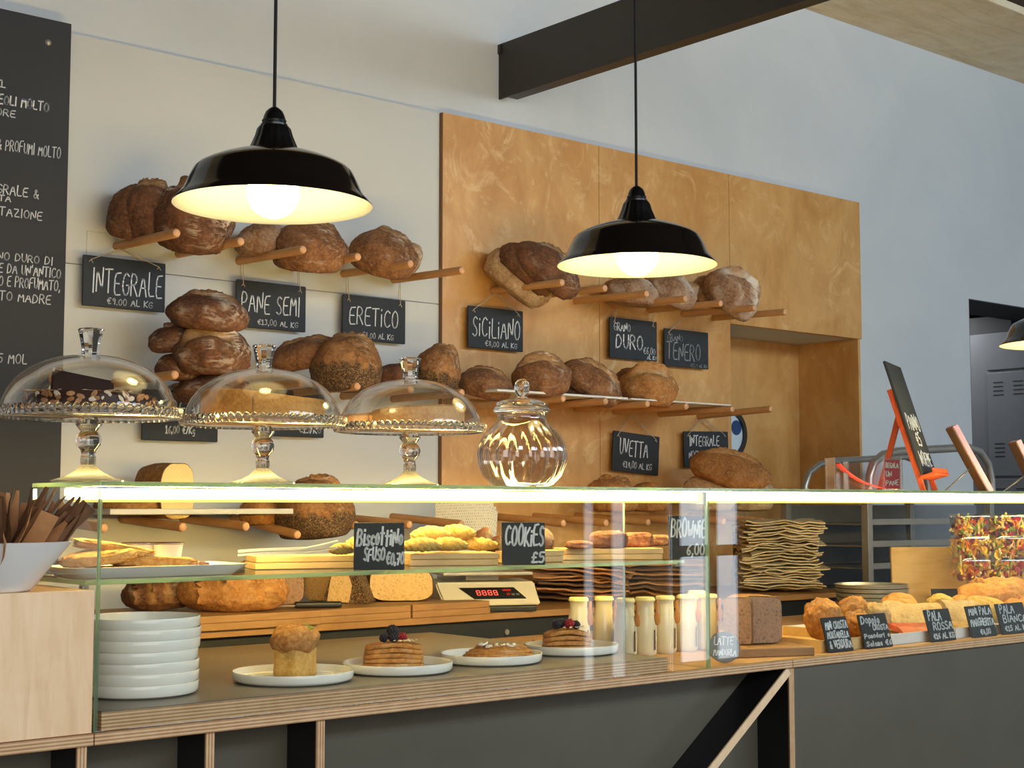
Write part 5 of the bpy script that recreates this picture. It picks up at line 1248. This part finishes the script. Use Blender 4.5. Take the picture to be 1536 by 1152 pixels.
B('yellow soft roll below the twisted orange roll', 1478, 910, 66, 30, 2.50, .09, 'biscuit', 'none', -10, 0, 10, gro, 'bread_roll', .2, .12, .3, None, 1, 'roll')
B('yellow roll with ridges at the right edge of the case', 1530, 910, 60, 32, 2.49, .09, 'roll', 'two', 0, 0, 20, gro, 'bread_roll', .2, .12, .3, None, 1, 'roll')
B('small orange roll end between the crescent roll and twisted roll', 1440, 903, 30, 20, 2.60, .07, 'roll', 'none', 0, 0, 0, gro, 'bread_roll', .2, .12, .3, None, 1, 'roll')
# stacked steel pans
c = at_y(1308, 880, 2.84); m_ = mpp(c); p0 = None
for k in range(9):
    z = .9816 + k * .0136
    if k == 0:
        p0 = MB().lathe([(0, .001), (.106, 0), (.110, .002), (.1115, .0095), (.1150, .0105), (.1150, .0125), (.1105, .0122), (.1075, .004), (0, .003)], 72).build('steel_pan', M['steel'], None, True, (c.x, c.y, z), None, 50); o = p0
    else:
        o = p0.copy(); COL.objects.link(o); o.location = (c.x + rnd.uniform(-.002, .002), c.y + rnd.uniform(-.002, .002), z)
    tag(o, 'round steel pan, %s of the stack behind the folded crusts' % ('lowest second third fourth fifth sixth seventh eighth topmost'.split()[k] + ('' if k in (0, 8) else ' from below')), 'pan', 'round steel pans in the stack')
a = at_y(1340, 822, 2.92); b = at_y(1450, 822, 2.92); m_ = mpp((a + b) / 2)
w_ = 118 * m_; cx = at_y(1396, 860, 2.92)
up = thing('cutting_board', 'upright wooden cutting board between steel pans and salad boxes', 'board', (cx.x, cx.y, .9816), (Matrix.Rotation(FACE + R(4), 3, 'Z') @ Matrix.Rotation(-R(4), 3, 'X')).to_euler())
MB().box((0, 0, (a.z - .9816) / 2), (w_, .016, a.z - .9816), None, .004).build('board_body', M['roll'] if False else M['tray_wood'], up, False)
s0 = at_y(1419, 900, 2.80); t = thing('price_slate', 'small blank black slate leaning on the upright cutting board', 'sign', (s0.x, s0.y, .9816), (Matrix.Rotation(FACE + R(3), 3, 'Z') @ Matrix.Rotation(-R(6), 3, 'X')).to_euler(), 'chalkboard price slates in the case')
hh = at_y(1419, 883, 2.80).z - .9816; MB().box((0, 0, hh / 2), (42 * mpp(s0), .006, hh), None, .0015).build('board', M['slate'], t, False)
MB().box((0, 0, hh + .0015), (42 * mpp(s0), .008, .003)).build('top_rail', M['tray_wood'], t, False)
# salad boxes
SALC = [plain('salad_yellow', 'd9b02f', .5, .2, 60), plain('salad_red', 'a32336', .45, .25, 60), plain('salad_green', '7f9a3c', .5, .25, 60), plain('salad_orange', 'd8762a', .5, .2, 60), plain('salad_purple', '6a2340', .5, .25, 60), plain('salad_cream', 'e2cf9a', .5, .1, 60)]
a = at_y(1447, 871, 2.72); m_ = mpp(a); bw, bh, bd = .116, .070, .10
zb = a.z
rs = tag(MB().box((0, 0, (zb - .9816) / 2), (.36, .12, zb - .9818), None, .003).build('wooden_riser', M['tray_wood'], None, False, (at_y(1520, 870, 2.78).x, 2.79, .9816), (0, 0, FACE + R(6))), 'wooden riser under the stacked salad boxes', 'riser')
ux, uy = math.cos(FACE + R(6)), math.sin(FACE + R(6)); base = Vector((a.x, 2.76, 0)) + Vector((ux, uy, 0)) * (bw / 2)
RW, CL = ('bottom', 'middle', 'top'), ('left', 'middle', 'right')
for col in range(3):
    for row in range(3):
        p = base + Vector((ux, uy, 0)) * (col * (bw + .003)); NB[0] += 1; rnd = random.Random(300 + col * 7 + row)
        t = thing('salad_box', 'clear box of coloured salad, %s column, %s of the stack' % (CL[col], RW[row]), 'salad box', (p.x, p.y, zb + .001 + row * (bh + .0015)), FACE + R(6), 'clear salad boxes in the case')
        s = MB(); ro = []
        for z, k in ((0, .90), (.002, .92), (bh - .012, 1.0), (bh - .010, 1.03), (bh - .007, 1.03), (bh, .97)):
            ro.append([s._v((math.copysign(abs(math.cos(q)) ** .35, math.cos(q)) * bw / 2 * .96 * k, math.copysign(abs(math.sin(q)) ** .35, math.sin(q)) * bd / 2 * .96 * k, z)) for q in [2 * math.pi * i / 32 for i in range(32)]])
        s.rings(ro); s.build('clear_box', M['acrylic'], t, True, None, None, 40)
        s = MB()
        for i in range(85):
            face = rnd.random(); x = rnd.uniform(-.42, .42) * bw; y = (-.40 + rnd.uniform(0, .12)) * bd if face < .75 else rnd.uniform(-.4, .4) * bd
            if face > .88: x = -.42 * bw
            z = rnd.uniform(.06, .82) * bh; e = Euler((rnd.uniform(0, 6), rnd.uniform(0, 6), rnd.uniform(0, 6))).to_matrix(); kk = rnd.random()
            if kk < .5: s.box((x, y, z), (rnd.uniform(.024, .048), .007, .004), e, 0, rnd.choice((0, 0, 3, 5, 5, 2)))
            else:
                t_ = bmesh.new(); bmesh.ops.create_icosphere(t_, subdivisions=1, radius=1); sx = rnd.uniform(.010, .022)
                for v in t_.verts: v.co = Vector((v.co.x * sx, v.co.y * sx * .8, v.co.z * .0035))
                s.merge(t_, Matrix.Translation((x * .9, y * .9, z)) @ e.to_4x4(), rnd.choice((1, 2, 4, 0, 1, 3)))
        tag(s.build('salad', SALC, t, True), None, None, None, 'stuff')

# ------------------------------------------------------------------ on top of the case, right half
c = at_z(1384, 738, TOP + .0004)
ea = thing('wooden_easel', 'orange wooden table easel holding the tall slanted menu', 'easel', (c.x, c.y, TOP), R(24))
ln_ = R(17)
rl = Matrix.Rotation(-ln_, 3, 'X')
def bar(p, q, w, d): 
    p, q = Vector(p), Vector(q); s = MB(); dz = (q - p); s.box((p + q) / 2, (w, d, dz.length), dz.to_track_quat('Z', 'X').to_matrix(), .0015); return s
for x in (.02, .23): bar((x, 0, 0), Vector((x, 0, 0)) + rl @ Vector((0, 0, .33)), .016, .014).build('front_leg', M['orange'], ea, False)
bar((.125, .155, 0), Vector((.125, .012, 0)) + rl @ Vector((0, 0, .26)), .018, .012).build('rear_leg', M['orange'], ea, False)
bar((.01, .06, .2), (.24, .06, .2), .012, .012).build('cross_bar', M['orange'], ea, False)
MB().box(rl @ Vector((.125, -.028, .045)), (.24, .052, .010), rl, .002).build('ledge', M['orange'], ea, False)
MB().box(rl @ Vector((.125, -.050, .052)), (.24, .008, .020), rl, .002).build('ledge_lip', M['orange'], ea, False)
em = thing('easel_menu', 'tall slanted chalk menu standing on the orange easel', 'menu board', ea.matrix_world @ Vector((0, 0, 0)), (0, 0, R(24)))
em.location = (c.x, c.y, TOP)
MB().box(rl @ Vector((.125, -.014, .235)), (.25, .008, .365), rl, .002).build('board', M['slate'], em, False)
Lm = MB()
for tx, x0, x1, z0, z1 in (('PANINO', .03, .22, .20, .25), ('\u20ac5', .09, .16, .145, .185), ('INSIEME', .04, .22, .08, .125)): lettering(Lm, tx, x0, x1, z0, z1, 0, .005, .0008, 0, .06, 3)
for v in Lm.b.verts: v.co = rl @ (v.co + Vector((0, -.0186, 0)))
Lm.build('lettering', M['chalk'], em, False)
# lilac edged slanting board on a wire stand
def leaning(label, px, py, rz, w, h, lean, name='tilted_board'):
    c = at_z(px, py, TOP + .0004)
    t = thing(name, label, 'board', (c.x, c.y, TOP), R(rz), 'tilted boards on top of the case')
    r2 = Matrix.Rotation(-R(lean), 3, 'X')
    MB().box(r2 @ Vector((0, 0, h / 2 + .004)), (w, .016, h), r2, .001).build('board_edge', M['pink'], t, False)
    MB().box(r2 @ Vector((0, .0095, h / 2 + .004)), (w - .006, .003, h - .006), r2).build('board_back', M['tan_board'], t, False)
    s = MB(); top_ = r2 @ Vector((0, .012, h * .40)); s.tube([top_, (0, top_.y + .085, .002)], .0025, 8); s.tube([(-.03, top_.y + .085, .0025), (.03, top_.y + .085, .0025)], .0025, 8)
    s.build('wire_prop', M['steel'], t); return t
leaning('thin tilted board with lilac edge on a wire prop, right of the easel', 1482, 739, 44, .12, .235, 27)
leaning('second tilted board cut off by the right edge of the photo', 1560, 740, 44, .12, .19, 24)
# clear holder with red leaflets
c = at_y(1296, 737, 2.52)
hd = thing('leaflet_holder', 'clear acrylic holder left of the orange easel', 'holder', (c.x, c.y, TOP + .0004), FACE + R(8))
W_, D_, H_ = .198, .075, .092
MB().span((-W_ / 2, -D_ / 2, 0), (W_ / 2, D_ / 2, .004)).build('holder_base', M['acrylic'], hd, False)
for a_, b_ in (((-W_ / 2, -D_ / 2, .004), (-W_ / 2 + .004, D_ / 2, H_)), ((W_ / 2 - .004, -D_ / 2, .004), (W_ / 2, D_ / 2, H_)), ((-W_ / 2 + .004, D_ / 2 - .004, .004), (W_ / 2 - .004, D_ / 2, H_)), ((.045, -D_ / 2, .004), (W_ / 2 - .004, -D_ / 2 + .004, H_)), ((-.052, -.012, .004), (-.047, .02, H_ - .010))): MB().span(a_, b_, .0005).build('holder_wall', M['acrylic'], hd, False)
s = MB(); rows = []
for k in range(9):
    q = k / 8; x = -.078 + q * .13; z = .074 - .068 * q ** .8 - .010 * math.sin(math.pi * q)
    rows.append([s._v((x, -.026, z)), s._v((x, .026, z + .004)), s._v((x + .001, .026, z + .0065)), s._v((x + .001, -.026, z + .0025))])
s.rings(rows); tag(s.build('red_leaflet', M['red_card'], None, True, hd.location, hd.rotation_euler.copy(), 40), 'curved red leaflet sagging inside the clear holder', 'leaflet')
card = thing('red_card', 'small red card with white lettering in the front of the clear holder', 'card', hd.location, hd.rotation_euler.copy())
MB().span((.048, -.0325, .006), (.092, -.0310, .086)).build('card_body', M['red_card'], card, False)
Lm = MB()
for k, tx in enumerate(('REGALA', 'UN', 'PANE')): lettering(Lm, tx, .052, .088 if k != 1 else .068, .064 - k * .024, .078 - k * .024, -.033, .0024, .0006)
Lm.build('lettering', M['china'], card, False)

# ------------------------------------------------------------------ steel rack behind the case at the right
YR = 3.34
x0 = at_y(1296, 800, YR).x; x1 = at_y(1487, 740, YR).x
rk = thing('steel_rack', 'steel tray rack with curved tube handle behind the right of the case', 'rack', (x0, YR, 0))
W_ = x1 - x0
pz = [at_y(x, y, YR) for x, y in ((1304, 742), (1304, 715), (1310, 695), (1325, 682), (1345, 677), (1400, 674), (1452, 671), (1470, 678), (1482, 696), (1487, 720), (1488, 742))]
MB().tube([Vector((p.x - x0, 0, p.z)) for p in pz], .016, 14).build('handle_tube', M['steel'], rk)
MB().tube([Vector((p.x - x0, .3, p.z - .03)) for p in pz], .013, 14).build('handle_tube', M['steel'], rk)
for x in (.02, W_ - .02):
    for y in (0, .38): MB().box((x, y, .68), (.030, .030, 1.36), None, .002).build('post', M['steel'], rk, False)
for k in range(9):
    z = .62 + k * .082
    MB().span((.04, .01, z), (W_ - .04, .37, z + .004)).span((.04, .01, z + .004), (W_ - .04, .013, z + .022)).build('tray', M['steel'], rk, False)
MB().span((0, .0, 1.36), (W_, .40, 1.372), .002).build('top_shelf', M['steel'], rk, False)
MB().span((.04, .385, .55), (W_ + .5, .39, 1.35)).build('rack_back', M['steel_grey'], rk, False)
